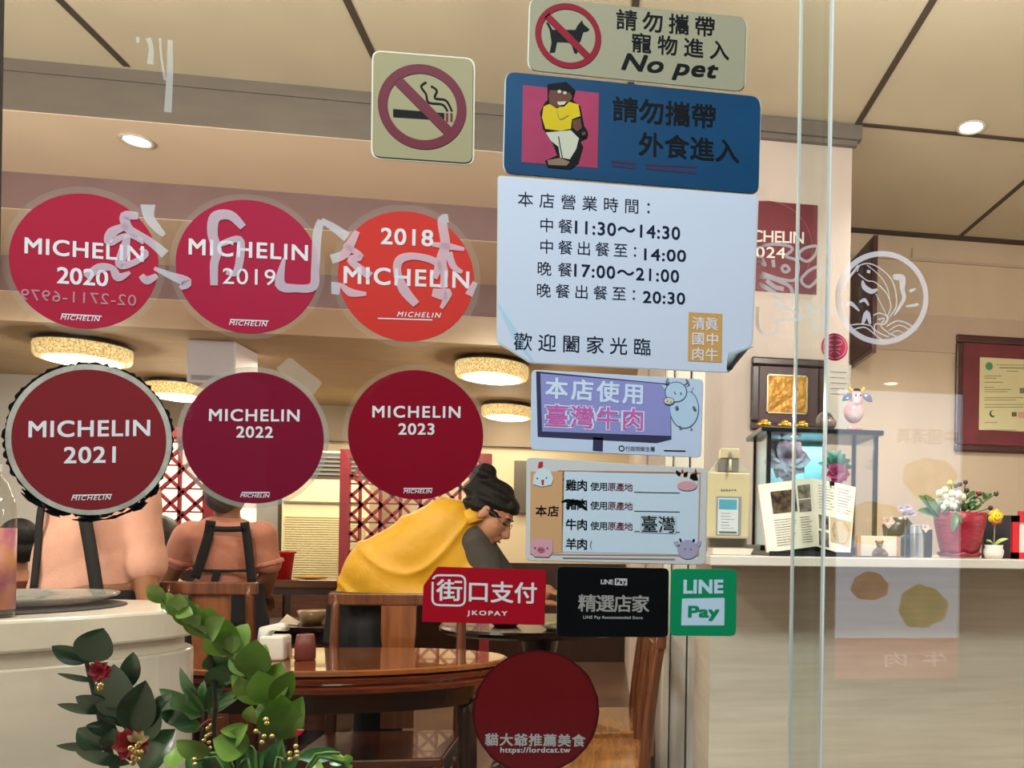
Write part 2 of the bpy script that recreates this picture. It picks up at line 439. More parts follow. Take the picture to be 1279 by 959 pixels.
award('sticker_red_b', 'round crimson award sticker reading 2019', (310, 333), 0.0782, '#b22441', clear_m, 0.0850,
      (MI, (235.5, 318), (384.5, 326), 20.5), ('2019', (278, 354.5), (344, 356.5), 20), (MI, (286, 406), (334, 407.8), 6, (287.5, 399), (335.5, 401)), thin=True)
award('sticker_red_c', 'bright orange-red round award sticker reading 2018 above the word', (508, 345), 0.0783, '#d83a30', clear_m, 0.0862,
      (MI, (429, 354), (586, 360.5), 22), ('2018', (475.5, 305), (541, 308), 21), (MI, (496, 395.5), (551, 397), 6.5, (472, 397.5), (540, 399.5)))
torn = mat('weathered_white_rim', '#cfc3b4', 0.6, rgb2='#a99c8c', scale=40)
s21 = award('sticker_red_d', 'dull red round award sticker reading 2021, with ragged black tape around its rim', (112, 549), 0.0800, '#86262a', torn, 0.0862,
      (MI, (35.5, 546.5), (187.5, 544.5), 21), ('2021', (79.5, 579), (144.5, 578), 21), (MI, (89, 625), (139, 624), 6, (91, 618.5), (140, 617.5)))
b = B(); ringmesh(b, (112, 549), 0.0855, 0.0885, -2, 150, jag=0.0022)
b.build('tape', mat('black_tape', '#0d0c0b', 0.6), s21)
b = B()
for i in range(30):
    a = math.radians(random.uniform(-140, -38)); p = gp(112, 549, -2); rr = 0.0885 + random.uniform(-0.001, 0.005)
    q = p + V((rr*math.cos(a), 0, rr*math.sin(a))); t = V((-math.sin(a), 0, math.cos(a)))
    b.ribbon([q - t*random.uniform(.004, .012), q, q + t*random.uniform(.004, .012)], [0.001, random.uniform(.003, .007), 0.001], (0, -1, 0))
b.build('torn_tape', MATS['black_tape'], s21)
award('sticker_red_e', 'round wine-coloured award sticker reading 2022 with a pale worn rim', (317, 546.5), 0.0772, '#82142f', mat('worn_rim', '#b8aa9c', 0.5, alpha=0.55), 0.0832,
      (MI, (261, 526), (374, 526.5), 15.5), ('2022', (295, 546.5), (341, 547), 14.5), (MI, (300, 621), (337, 621.5), 5, (302, 615), (337, 615)))
award('sticker_red_f', 'round deep red award sticker reading 2023, just above the person in yellow', (520, 543), 0.0781, '#8e0a22', clear_m, 0.0842,
      (MI, (465, 521.5), (575, 522), 15), ('2023', (497.5, 543), (542.5, 543), 14.5), (MI, (504, 616), (540, 616), 5, (504, 610), (540, 610)))
b = B(); b.prism(rounded([gp(x, y, -9) for x, y in ((345, 460), (362, 446), (403, 478), (388, 497))], 0.003), (0, 0.0004, 0))
tag(b.build('adhesive_tape', mat('clear_tape', '#d8cdbd', 0.1, alpha=0.16)), 'crumpled piece of clear tape on the upper right rim of the 2022 sticker', 'tape')
# ------------------------------------------------------------------ no smoking plate
def plate(name, label, cat, pts, r, thick, mt, edge=None, grow=0.0, group=None):
    P = [gp(x, y) for x, y in pts]; lo = V((sum(p.x for p in P)/len(P), YG+thick, min(p.z for p in P)))
    rt = thing(name, label, cat, lo, group)
    panel(pts, r, thick).build('board', mt, rt)
    if edge:
        c = sum((p for p in P), V())/len(P)
        Q = [c + (p-c)*(1+grow) + V((0, thick*0.4, 0)) for p in P]
        B().prism(rounded(Q, r*1.1), (0, thick*0.55, 0)).build('edging', edge, rt)
    return rt
rt = plate('no_smoking_sign', 'small square cream no-smoking plate with a red ring', 'sign', [(466.5, 64), (591, 74), (589.5, 203.5), (465, 195)], 0.010, 0.003, cream_pl, rim_pl, 0.035)
art([(491, 136), (555, 141.2), (555, 150.2), (491, 146.2)], 1, ink, 'cigarette', rt)
b = B()
for x in (556.8, 562.3): b.ngon([gp(x, 141, 1), gp(x+3, 141.4, 1), gp(x+3, 152.2, 1), gp(x, 151.8, 1)])
b.build('ember', ringred, rt)
z2 = zmap(320, 0, .25)
strokes([([z2(850, 410), z2(824, 432), z2(848, 470), z2(862, 512), z2(930, 522), z2(956, 556)], 2.6), ([z2(873, 430), z2(902, 452), z2(893, 490), z2(948, 502), z2(978, 556)], 2.6)], 1, ink, 'smoke', rt)
b = B(); c = (527.5, 133.2); ringmesh(b, c, 0.0402, 0.0512, 2); b.build('ring', ringred, rt)
strokes([([(495.5, 99), (560, 164)], 12.5)], 2, ringred, 'bar', rt, sub=0)
# ------------------------------------------------------------------ no pet plate
z3 = zmap(620, 0, .2658)
rt = plate('no_pet_sign', 'cream plastic plate with a crossed-out dog and black writing', 'sign', [z3(160, -12), z3(1175, 80), z3(1163, 430), z3(150, 328)], 0.012, 0.003, mat('ivory_plastic', '#a0977e', 0.3, var=0.02), rim_pl, 0.012)
art([z3(*p) for p in ((232, 103), (246, 108), (264, 140), (372, 140), (380, 122), (402, 95), (410, 114), (437, 137), (430, 146), (408, 151), (396, 190), (386, 208), (380, 250), (366, 250), (350, 200), (285, 197), (275, 245), (250, 248), (259, 200), (250, 140))], 1, ink, 'dog', rt)
b = B(); ringmesh(b, z3(338, 168), 0.0330, 0.0402, 2); b.build('ring', ringred2, rt)
strokes([([z3(236, 72), z3(435, 270)], 8.5)], 2, ringred2, 'bar', rt, sub=0)
gtext('請勿攜帶', z3(562, 137), z3(1025, 174), 25.5, ink, rt, k=1, bold=0.018)
gtext('寵物進入', z3(635, 243), z3(1093, 284), 24.5, ink, rt, k=1, bold=0.018)
gtext('No pet', z3(586, 352), z3(1042, 394), 28, ink, rt, k=1, bold=0.03, shear=0.28)
# ------------------------------------------------------------------ no outside food plate
blue_m = mat('blue_plastic', '#04466f', 0.45, rgb2='#023357', scale=4, spec=0.15)
rt = plate('no_outside_food_sign', 'dark blue plate with black writing and a figure in a yellow shirt on pink', 'sign', [z3(46, 336), z3(1240, 455), z3(1229, 910), z3(34, 812)], 0.012, 0.004, blue_m, mat('pale_edge', '#cfd6d4', 0.2), 0.010)
art([z3(125, 400), z3(482, 437), z3(475, 790), z3(118, 762)], 1, mat('rose_print', '#a83c5c', 0.5, var=0.1, scale=14), 'pink_square', rt)
fig = mat('print_brown', '#6b4334', 0.5); yl = mat('print_yellow', '#d9b81f', 0.5, var=0.06); wt = mat('print_white', '#c9c3ae', 0.5)
def pa(pts, k, mt, name, f=z3): return art([f(*p) for p in pts], k, mt, name, rt)
pa([(240, 395), (330, 385), (372, 425), (360, 470), (395, 500), (412, 590), (430, 620), (425, 650), (395, 665), (408, 690), (385, 770), (345, 795), (240, 785), (228, 755), (285, 730), (255, 650), (218, 605), (205, 530), (225, 485), (240, 470)], 2, ink, 'outline')
pa([(252, 420), (350, 425), (352, 468), (320, 500), (285, 505), (250, 485), (245, 450)], 3, fig, 'head')
pa([(222, 500), (250, 488), (285, 510), (340, 478), (385, 490), (395, 545), (355, 560), (350, 605), (300, 615), (230, 605), (214, 550)], 3, yl, 'shirt')
pa([(358, 565), (395, 555), (402, 600), (380, 618), (358, 600)], 3, fig, 'arm')
pa([(232, 622), (350, 612), (388, 650), (375, 700), (345, 748), (300, 740), (292, 690), (255, 660)], 3, wt, 'trousers')
pa([(240, 752), (300, 742), (345, 760), (330, 778), (245, 775)], 3, mat('print_tan', '#8d6f5c', 0.5), 'shoe')
pa(circ((296, 430), 9, 8), 4, wt, 'eye'); pa(circ((322, 436), 8, 7), 4, wt, 'eye'); pa([(285, 478), (330, 476), (318, 492), (292, 494)], 4, wt, 'mouth'); pa([(340, 452), (356, 448), (354, 470), (342, 470)], 4, fig, 'ear')
pa([(244, 408), (262, 392), (330, 390), (366, 420), (362, 440), (320, 425), (250, 420)], 4, ink, 'cap'); pa([(385, 618), (408, 606), (430, 625), (424, 648), (398, 640)], 4, ink, 'bag'); pa([(400, 622), (418, 618), (420, 632), (404, 636)], 5, fig, 'hand')
strokes([([z3(292, 640), z3(300, 690), z3(310, 740)], 1.2)], 4, ink, 'crease', rt); strokes([([z3(285, 520), z3(300, 560), z3(340, 540)], .8)], 4, MATS['print_tan'], 'shirt_fold', rt)
gtext('請勿攜帶', z3(545, 567), z3(1030, 606), 31, ink, rt, k=1, bold=0.022)
gtext('外食進入', z3(668, 730), z3(1140, 768), 30, ink, rt, k=1, bold=0.022)
zb = zmap(740, 180, .172); faint = mat('faded_print', '#3c3350', 0.5)
strokes([([zb(135, 120), zb(315, 140)], 3), ([zb(140, 150), zb(320, 172)], 3.4), ([zb(385, 145), zb(760, 165)], 2.6), ([zb(390, 170), zb(755, 205)], 4)], 1, faint, 'faded_line', rt, sub=0)
# ------------------------------------------------------------------ opening hours sheet
z7 = zmap(610, 210, .2816)
paper = mat('laminated_paper', '#d6d9ea', 0.3, var=0.01)
rt = plate('opening_hours_board', 'white laminated opening hours sheet with navy writing and an orange seal', 'sign', [z7(48, 38), z7(1193, 125), z7(1168, 775), z7(1060, 905), z7(190, 862), z7(42, 770)], 0.004, 0.0008, paper, mat('laminate_rim', '#d9d3cc', 0.2), 0.012)
b = B(); b.loft([(gp(*z7(1070, 890), 2), V((0.004, 0, 0)), V((0, 0.002, 0.002))), (gp(*z7(1090, 820), 6), V((0.008, 0, 0)), V((0, 0.003, 0.002))), (gp(*z7(1172, 790), 3), V((0.002, 0, 0)), V((0, 0.002, 0.001)))], 8)
b.build('curled_corner', mat('grey_paper_back', '#8b9290', 0.5), rt, smooth=True)
strokes([([z7(42, 600), z7(120, 740), z7(200, 860)], [2, 9, 2])], 1, mat('folded_film', '#b8d3e4', 0.15), 'folded_corner', rt)
gtext('本店營業時間：', z7(130, 168), z7(715, 205), 18.5, navy, rt, k=1)
gtext('中餐', z7(230, 281), z7(373, 290), 17.5, navy, rt, k=1); gtext('11:30～14:30', z7(383, 290), z7(850, 318), 16.5, navy, rt, k=1, bold=0.018)
gtext('中餐出餐至：', z7(230, 377), z7(655, 397), 17.5, navy, rt, k=1); gtext('14:00', z7(690, 408), z7(876, 416), 15, navy, rt, k=1, bold=0.018)
gtext('晚餐', z7(218, 474), z7(371, 482), 17.5, navy, rt, k=1); gtext('17:00～21:00', z7(380, 480), z7(845, 508), 16, navy, rt, k=1, bold=0.018)
gtext('晚餐出餐至：', z7(215, 571), z7(650, 589), 17.5, navy, rt, k=1); gtext('20:30', z7(685, 597), z7(872, 605), 15, navy, rt, k=1, bold=0.018)
gtext('歡迎闔家光臨', z7(112, 806), z7(718, 832), 22, navy, rt, k=1, bold=0.004)
art([z7(888, 638), z7(1038, 646), z7(1035, 862), z7(885, 855)], 1, mat('seal_orange', '#d9a25e', 0.5, var=0.03), 'seal', rt)
for i, s_ in enumerate(('清眞', '國中', '肉牛')):
    y = 715 + i*68; gtext(s_, z7(904, y), z7(1018, y+5), 16, wink, rt, k=2, bold=0.015)
# ------------------------------------------------------------------ lilac beef notice
z8 = zmap(640, 450, .2817)
rt = plate('beef_notice', 'lilac notice showing a screen and a pale blue cow', 'sign', [z8(88, 42), z8(845, 85), z8(834, 430), z8(82, 395)], 0.006, 0.001, mat('notice_paper', '#cfd7ee', 0.35), mat('notice_rim', '#d8d4d0', 0.3), 0.008)
art([z8(105, 48), z8(700, 104), z8(705, 350), z8(640, 366), z8(112, 338)], 1, mat('screen_dark', '#3d3c58', 0.5), 'screen_frame', rt)
art([z8(358, 340), z8(402, 343), z8(400, 404), z8(356, 400)], 1, MATS['screen_dark'], 'screen_stand', rt)
art([z8(124, 58), z8(660, 104), z8(700, 130), z8(702, 335), z8(132, 315)], 2, mat('lilac_print', '#9a97d2', 0.45), 'screen', rt)
pw = mat('pale_letter', '#dfe8fb', 0.5); pk = mat('pink_letter', '#d767b4', 0.5)
gtext('本店使用', z8(145, 168), z8(578, 197), 27, pw, rt, k=3, bold=0.03)
gtext('臺灣牛肉', z8(140, 299), z8(584, 318), 31, pw, rt, k=3, bold=0.055)
gtext('臺灣牛肉', z8(146, 293), z8(578, 312), 28, pk, rt, k=4, bold=0.016)
gtext('行政院衛生署', z8(500, 402), z8(632, 404), 6, ink, rt, k=1)
pieces([([z8(*p) for p in circ((484, 390), 11, n=12)] + [z8(495, 390)], 1.2), ([z8(672, 400), z8(768, 402)], 1.6)], 1, ink, ['emblem', 'fine_print'], rt)
cw = mat('cow_blue', '#c3d7ec', 0.5); cg = mat('cow_grey', '#5b6c80', 0.5)
pa(circ((762, 215), 66, 88), 1, cg, 'cow_outline', z8); pa(circ((762, 215), 62, 84), 2, cw, 'cow_body', z8)
pa([(682, 110), (660, 105), (672, 125), (688, 130)], 3, cw, 'cow_ear', z8); pa([(770, 118), (802, 115), (795, 138), (770, 140)], 3, cw, 'cow_ear', z8)
pa(circ((725, 140), 50, 46), 3, cg, 'cow_head_outline', z8); pa(circ((725, 140), 46, 42), 4, cw, 'cow_head', z8)
pa(circ((694, 180), 24, 17), 5, cg, 'muzzle_outline', z8); pa(circ((694, 180), 21, 14), 6, wt, 'muzzle', z8)
pieces([([z8(690, 105), z8(682, 95), z8(692, 82)], 2), ([z8(762, 110), z8(780, 98), z8(768, 84)], 2), ([z8(735, 205), z8(722, 212)], 3), ([z8(800, 205), z8(812, 217)], 3), ([z8(742, 290), z8(742, 298)], 3), ([z8(790, 292), z8(790, 300)], 3), ([z8(718, 140), z8(722, 146)], 1.6), ([z8(745, 142), z8(748, 148)], 1.6), ([z8(685, 180), z8(690, 183)], 1.4), ([z8(700, 184), z8(705, 186)], 1.4)], 7, cg, ['horn', 'horn', 'hoof', 'hoof', 'hoof', 'hoof', 'eye', 'eye', 'nostril', 'nostril'], rt, sub=3)
# ------------------------------------------------------------------ meat origin notice
rt = plate('meat_origin_notice', 'white notice listing four meats with cartoon animal heads at its corners', 'sign', [z8(66, 432), z8(862, 482), z8(854, 905), z8(62, 886)], 0.006, 0.001, mat('origin_paper', '#dcd6d3', 0.4), mat('origin_rim', '#d4cdc4', 0.3), 0.010)
art([z8(80, 492), z8(230, 492), z8(222, 852), z8(78, 858)], 1, mat('orange_print', '#dfa878', 0.5), 'orange_panel', rt)
art([z8(222, 490), z8(828, 512), z8(820, 862), z8(218, 848)], 1, mat('pale_print', '#d6e2ee', 0.5), 'list_panel', rt)
strokes([([z8(200, 488), z8(835, 498)], 1.2), ([z8(832, 500), z8(824, 862)], 1.2), ([z8(80, 858), z8(824, 864)], 1.2)], 2, mat('peach_line', '#d9a08a', 0.5), 'border_line', rt, sub=0)
mar = mat('maroon_ink', '#7a2b38', 0.5)
for i, (wd_, y) in enumerate((('雞肉', 577), ('豬肉', 661), ('牛肉', 751), ('羊肉', 837))):
    gtext(wd_, z8(236, y), z8(330, y+2), 14, ink, rt, k=2, bold=0.02)
    if i < 3:
        gtext('使用', z8(345, y), z8(419, y+1), 10.5, ink, rt, k=2, bold=0.008); gtext('原產地', z8(422, y+1), z8(533, y+4), 10.5, mar, rt, k=2, bold=0.008)
        strokes([([z8(540, y+7), z8(742, y+11)], 0.9)], 2, ink, 'blank_line', rt, sub=0)
    else:
        gtext('(', z8(344, y+2), z8(352, y+2), 11, ink, rt, k=2, auto=False)
        strokes([([z8(222, y+38), z8(720, y+44)], 1.4)], 2, mat('fine_print', '#9a928c', 0.6), 'fine_print', rt, sub=0)
strokes([([z8(218, 628), z8(250, 620), z8(300, 640), z8(330, 662)], [2, 3, 5, 2]), ([z8(240, 655), z8(270, 625), z8(320, 630)], [2, 4, 3])], 3, ink, 'crossing_out', rt)
art([z8(566, 682), z8(726, 690), z8(724, 768), z8(564, 762)], 3, mat('slip_paper', '#c9d5de', 0.5), 'slip', rt)
gtext('臺灣', z8(570, 760), z8(720, 764), 20.5, ink, rt, k=4, bold=0.004, shear=-0.05)
gtext('本店', z8(102, 690), z8(205, 692), 13.5, ink, rt, k=2, bold=0.02)
aw = mat('chick_white', '#dbe5ea', 0.5); rd = mat('comb_red', '#c0392b', 0.5); pg = mat('pig_pink', '#e2a3b0', 0.5); lv = mat('goat_lavender', '#b4a9c4', 0.5)
pa([(95, 510), (115, 480), (140, 475), (168, 490), (182, 525), (172, 552), (130, 560), (90, 548)], 3, aw, 'chicken_head', z8)
pa([(112, 478), (118, 450), (135, 448), (133, 486)], 2, rd, 'comb', z8); pa([(128, 530), (140, 528), (138, 552), (130, 552)], 4, rd, 'beak', z8)
strokes([([z8(108, 522), z8(113, 524)], 1.6), ([z8(148, 520), z8(153, 522)], 1.6)], 4, ink, 'eye', rt, sub=0)
pa(circ((776, 538), 48, 40), 3, mat('cow_white', '#e2ddd6', 0.5), 'cow_head', z8); pa(circ((774, 556), 44, 21), 4, pg, 'muzzle', z8)
pa([(790, 505), (815, 500), (824, 530), (805, 532), (786, 522)], 5, ink, 'patch', z8); pa([(760, 500), (778, 492), (774, 515), (758, 515)], 5, ink, 'patch', z8)
pa([(725, 485), (748, 500), (742, 515), (726, 502)], 4, ink, 'ear', z8); pa([(748, 500), (752, 476), (762, 498)], 4, rd, 'horn', z8); pa([(806, 498), (812, 476), (820, 500)], 4, rd, 'horn', z8)
pa([(82, 790), (180, 795), (178, 850), (160, 872), (98, 870), (80, 850)], 3, pg, 'pig_head', z8); pa(circ((127, 840), 17, 13), 4, mat('snout_rose', '#c26a7c', 0.5), 'snout', z8)
strokes([([z8(98, 830), z8(103, 832)], 1.6), ([z8(152, 832), z8(157, 832)], 1.6), ([z8(120, 838), z8(122, 842)], 1.4), ([z8(132, 838), z8(134, 842)], 1.4)], 5, ink, 'eye', rt, sub=0)
pa(circ((777, 838), 46, 42), 3, lv, 'goat_head', z8); pa([(712, 805), (735, 800), (742, 825), (725, 825)], 3, lv, 'ear', z8); pa([(815, 805), (838, 800), (832, 822), (815, 830)], 3, lv, 'ear', z8)
strokes([([z8(748, 802), z8(742, 790)], 2.4), ([z8(800, 804), z8(806, 792)], 2.4), ([z8(765, 835), z8(768, 838)], 1.4), ([z8(790, 836), z8(793, 839)], 1.4)], 4, ink, 'horn_and_eye', rt, sub=0)
# ------------------------------------------------------------------ payment stickers
z9 = zmap(520, 640, .3325)
rt = plate('payment_sticker', 'red rectangular payment sticker with one cut corner, in front of the person in yellow', 'sticker', [z9(80, 204), z9(487, 216), z9(480, 422), z9(22, 410), z9(28, 274)], 0.0015, 0.0008, mat('pay_red', '#b30f22', 0.35), mat('red_rim', '#8e1620', 0.4), 0.006)
bx = rounded([gp(*z9(x, y), 1) for x, y in ((62, 235), (184, 237), (182, 350), (60, 347))], 0.008)
b = B(); b.ribbon(bx + [bx[0], bx[1]], 0.0024, (0, -1, 0)); b.build('rounded_box', wink, rt)
gtext('街', z9(74, 331), z9(172, 333), 27, wink, rt, k=1, bold=0.02, auto=False)
gtext('口支付', z9(197, 336), z9(452, 343), 27, wink, rt, k=1, bold=0.022); gtext('JKOPAY', z9(190, 390), z9(342, 393), 7.5, wink, rt, k=1, bold=0.03)
rt = plate('payment_sticker', 'black rectangular payment sticker with grey writing', 'sticker', [z9(530, 203), z9(948, 210), z9(945, 468), z9(527, 465)], 0.006, 0.0008, mat('pay_black', '#08090b', 0.3), mat('green_rim', '#3f7d60', 0.4), 0.006)
gtext('LINE', z9(693, 269), z9(740, 270), 6, wink2, rt, k=1, bold=0.03)
art([z9(746, 247), z9(792, 248), z9(792, 274), z9(745, 273)], 1, wink2, 'word_box', rt, r=0.0006); gtext('Pay', z9(751, 272), z9(787, 272), 7, ink, rt, k=2, bold=0.03)
gtext('精選店家', z9(607, 372), z9(875, 376), 22, mat('beige_ink', '#a89e98', 0.5), rt, k=1, bold=0.022)
gtext('LINE Pay Recommended Store', z9(627, 402), z9(850, 404), 5, wink2, rt, k=1, bold=0.012)
rt = plate('payment_sticker', 'green rectangular payment sticker with a pale box of green letters', 'sticker', [z9(957, 212), z9(1204, 213), z9(1200, 464), z9(952, 462)], 0.007, 0.0008, mat('pay_green', '#0f8f5c', 0.35), mat('green_edge', '#2c9068', 0.4), 0.005)
pb = mat('pale_blue_ink', '#cfe0f2', 0.4)
gtext('LINE', z9(1003, 305), z9(1153, 304), 17.5, pb, rt, k=1, bold=0.05)
art([z9(998, 323), z9(1158, 320), z9(1157, 424), z9(995, 424)], 1, pb, 'word_box', rt, r=0.0012); gtext('Pay', z9(1020, 407), z9(1138, 407), 19, MATS['pay_green'], rt, k=2, bold=0.04, auto=False)
# ------------------------------------------------------------------ round recommendation sticker low on the door
c = (670, 889); p = gp(*c)
rt = thing('round_sticker', 'round dark red sticker low on the door with grey writing and a web address', 'sticker', (p.x, YG+.0012, p.z-.073))
b = B(); b.prism(mdisc(c, 0.0735, 0, 64), (0, .0012, 0)); b.build('face', mat('guide_red', '#6f1418', 0.4, var=0.05, scale=9), rt)
b = B(); ringmesh(b, c, 0.0735, 0.0765, -1, jag=0.0006); b.build('rim', mat('guide_rim', '#4e1013', 0.5), rt)
gtext('貓大爺推薦美食', z9(257, 876), z9(635, 880), 16, mat('grey_ink', '#b7b0aa', 0.5), rt, k=1, bold=0.03); gtext('https://lordcat.tw', z9(315, 908), z9(578, 908), 9, wink2, rt, k=1, bold=0.03)
# ------------------------------------------------------------------ vinyl lettering on the street side of the panes
film = mat('vinyl_film', '#f4f0fa', 0.4, alpha=0.46); filmw = mat('vinyl_film_strong', '#e9eaea', 0.4, alpha=0.48); YF = 1.01065
z5 = zmap(0, 230, .25); z6 = zmap(320, 230, .25)
def vinyl(name, label, lst, mt, Y=YF, cat='lettering', group=None):
    o = strokes(lst, 0, mt, name, None, Y=Y); return tag(o, label, cat, group)
def zz(f, *p): return [f(*q) for q in p]
vinyl('brush_character', 'mirrored white brush character crossing the edge of the 2020 sticker', [
    (zz(z5, (738, 102), (745, 165), (785, 220), (820, 255)), [16, 11, 9, 5]), (zz(z5, (690, 158), (625, 160), (640, 220), (690, 250), (760, 295), (825, 350)), [8, 11, 10, 8, 9, 11]),
    (zz(z5, (640, 205), (560, 240), (548, 290), (640, 255), (720, 290)), [6, 11, 9, 5, 6]), (zz(z5, (640, 250), (620, 330), (600, 400), (660, 395), (730, 350), (700, 320)), [5, 11, 10, 7, 6, 4]),
    (zz(z5, (430, 465), (495, 418), (560, 420), (590, 465), (650, 440)), [8, 10, 7, 10, 3]), (zz(z5, (705, 455), (735, 480), (785, 455)), [6, 10, 5]), (zz(z5, (770, 420), (850, 455), (930, 490), (900, 520)), [4, 8, 13, 4])], film, group='brush characters on the door glass')
vinyl('brush_character', 'mirrored white brush character lying over the 2019 sticker', [
    (zz(z5, (1215, 215), (1150, 155), (1075, 165), (1062, 250), (1085, 330), (1070, 400), (1070, 505)), [8, 11, 12, 11, 10, 9, 8]), (zz(z5, (1100, 300), (1195, 275), (1200, 360), (1180, 440), (1130, 440)), [6, 8, 9, 8, 5]),
    (zz(z6, (140, 370), (120, 500), (200, 520), (285, 510), (295, 420), (305, 250), (325, 180)), [3, 12, 9, 10, 9, 10, 8]), (zz(z6, (325, 180), (385, 215), (455, 265)), [6, 9, 12])], film, group='brush characters on the door glass')
vinyl('brush_character', 'mirrored white brush character on the left edge of the 2018 sticker', [
    (zz(z6, (505, 235), (470, 300), (440, 350), (375, 375)), [6, 10, 10, 11]), (zz(z6, (440, 300), (520, 360), (470, 380), (570, 460)), [5, 8, 8, 10]), (zz(z6, (400, 490), (395, 550)), [11, 9]), (zz(z6, (425, 500), (470, 540), (550, 548)), [4, 10, 4])], film, group='brush characters on the door glass')
vinyl('brush_character', 'mirrored white brush character lying on the right half of the 2018 sticker', [
    (zz(z6, (960, 170), (930, 185), (945, 300), (925, 380), (940, 450), (930, 520)), [10, 11, 11, 12, 9, 6]), (zz(z6, (880, 300), (960, 310), (1040, 325)), [5, 8, 4]), (zz(z6, (800, 600), (740, 530), (705, 440), (720, 375), (800, 360), (905, 395), (890, 470)), [9, 12, 9, 10, 8, 9, 7]),
    (zz(z6, (960, 340), (985, 410), (1030, 440)), [9, 8, 4]), (zz(z6, (880, 540), (930, 550), (960, 545), (925, 620)), [9, 14, 9, 4]), (zz(z6, (1095, 490), (1062, 555)), [6, 9])], film, group='brush characters on the door glass')
z1 = zmap(0, 0, .25)
vinyl('vinyl_scrap', 'narrow peeling vinyl strip with white marks beneath the ceiling seam', [(zz(z1, (740, 190), (755, 240), (750, 320)), [6, 5, 7]), (zz(z1, (800, 190), (805, 280), (825, 400)), [3, 2, 3]), (zz(z1, (690, 185), (688, 215)), [4, 3]), (zz(z1, (850, 200), (848, 380), (838, 560)), [5, 7, 8])], mat('vinyl_thin', '#e9e6e0', .4, alpha=.35))
rt = thing('phone_number', 'mirrored telephone number in thin pale figures across the 2020 sticker', 'lettering', at(100, 378, YF))
text('02-2711-6979', at(26, 374.5, YF), at(170, 382, YF)-at(26, 374.5, YF), V((0, 0, 0.0125)), mat('vinyl_faint', '#d8cfd2', 0.4, alpha=0.38), rt, mirror=True)
# emblem
zc = zmap(930, 230, .2729); YE = 1.0294
rt = thing('round_emblem', 'round white vinyl emblem of a leaping fish over curling waves', 'emblem', at(*zc(628, 735), YE))
def est(lst, name, mt, sep=False): return (pieces if sep else strokes)([([zc(*q) for q in p], wd) for p, wd in lst], 0, mt, name, rt, Y=YE)
est([([(628+202*math.cos(a*math.pi/24), 520+202*math.sin(a*math.pi/24)) for a in range(49)], 7)], 'ring', filmw)
est([([(455, 490), (470, 440), (500, 400), (520, 370)], [2, 3, 3, 2]), ([(440, 520), (445, 580), (480, 640)], [1.5, 2.5, 1.5])], 'inner_line', film)
est([([(515, 400), (530, 370), (580, 365), (640, 400), (680, 450), (695, 520), (690, 570), (660, 610), (640, 640)], 1.6), ([(520, 410), (560, 440), (600, 450), (650, 500), (670, 560), (650, 610)], 1.5), ([(560, 370), (620, 420), (655, 480), (665, 540)], 1.2), ([(680, 425), (720, 430), (722, 480), (730, 520), (710, 560), (685, 600)], [6, 10, 6, 5, 4, 1.5]),
     ([(540, 440), (548, 470), (580, 490), (610, 480)], [2, 7, 7, 2]), ([(560, 398), (575, 402)], 4), ([(600, 500), (630, 560), (650, 600)], 1.2)], 'fish', filmw)
est([([(485, 645), (530, 640), (580, 650), (600, 690)], 1.6), ([(500, 665), (550, 655), (600, 690), (640, 720)], 1.6), ([(590, 600), (620, 590), (655, 610), (640, 640), (600, 640), (600, 670), (660, 700)], 1.8), ([(610, 620), (640, 615), (625, 650), (660, 680), (700, 700)], 1.6), ([(650, 650), (700, 625), (750, 640), (790, 670)], 1.8), ([(660, 670), (710, 645), (760, 670)], 1.5), ([(660, 690), (700, 670), (740, 690)], 1.3)], 'waves', filmw)
est([([(455, 560), (485, 545), (525, 580)], [2, 6, 2]), ([(525, 540), (550, 530), (568, 555)], [2, 5, 2]), ([(540, 640), (560, 590), (575, 640)], [3, 8, 3]), ([(755, 490), (785, 478)], [5, 2]), ([(740, 560), (795, 550)], [3, 4])], 'spray', filmw, True)
rt = thing('line_drawing', 'white outlined drawing in vinyl beside the hours sheet, leaf shapes and a looping trunk', 'drawing', at(*zc(150, 690), YE))
LWD = 1.9
def cl(*p): return list(p) + [p[0]]
est([(pp_, ww_*LWD) for pp_, ww_ in [(cl((250, 312), (282, 290), (333, 285), (318, 330), (285, 353), (252, 335)), 2), (cl((260, 430), (300, 392), (350, 376), (348, 415), (300, 468), (266, 455)), 2), (cl((285, 540), (320, 582), (358, 562), (364, 635), (338, 666), (312, 640)), 2.4), ([(60, 560), (60, 650), (100, 692), (142, 678), (150, 622), (230, 620), (266, 604), (200, 575), (138, 552), (150, 540), (205, 568), (217, 520), (214, 478), (185, 452)], 2.4),
     ([(60, 290), (120, 275), (200, 282), (218, 300), (190, 330), (240, 350), (245, 400), (225, 440), (150, 430), (80, 405)], 2), (cl((170, 378), (190, 372), (205, 390), (190, 402), (175, 396)), 2), ([(62, 350), (95, 372), (75, 330), (62, 340)], 1.8), ([(130, 345), (134, 380)], 2.4), ([(60, 420), (120, 428), (190, 455)], 3), ([(62, 455), (110, 480), (170, 520)], 3), ([(100, 440), (140, 470), (180, 480)], 3)]], 'outline', filmw)
rt = thing('seal_sticker', 'small round pink seal sticker on the glass at the column edge', 'sticker', at(*zc(412, 811), YE))
sealm = mat('pink_seal', '#d2405c', 0.4, alpha=0.85); c3 = at(*zc(412, 745), YE)
b = B(); b.prism([c3 + V((0.0182*math.cos(i*math.pi/20), 0, 0.0182*math.sin(i*math.pi/20))) for i in range(40)], (0, 0.0005, 0)); b.build('face', sealm, rt)
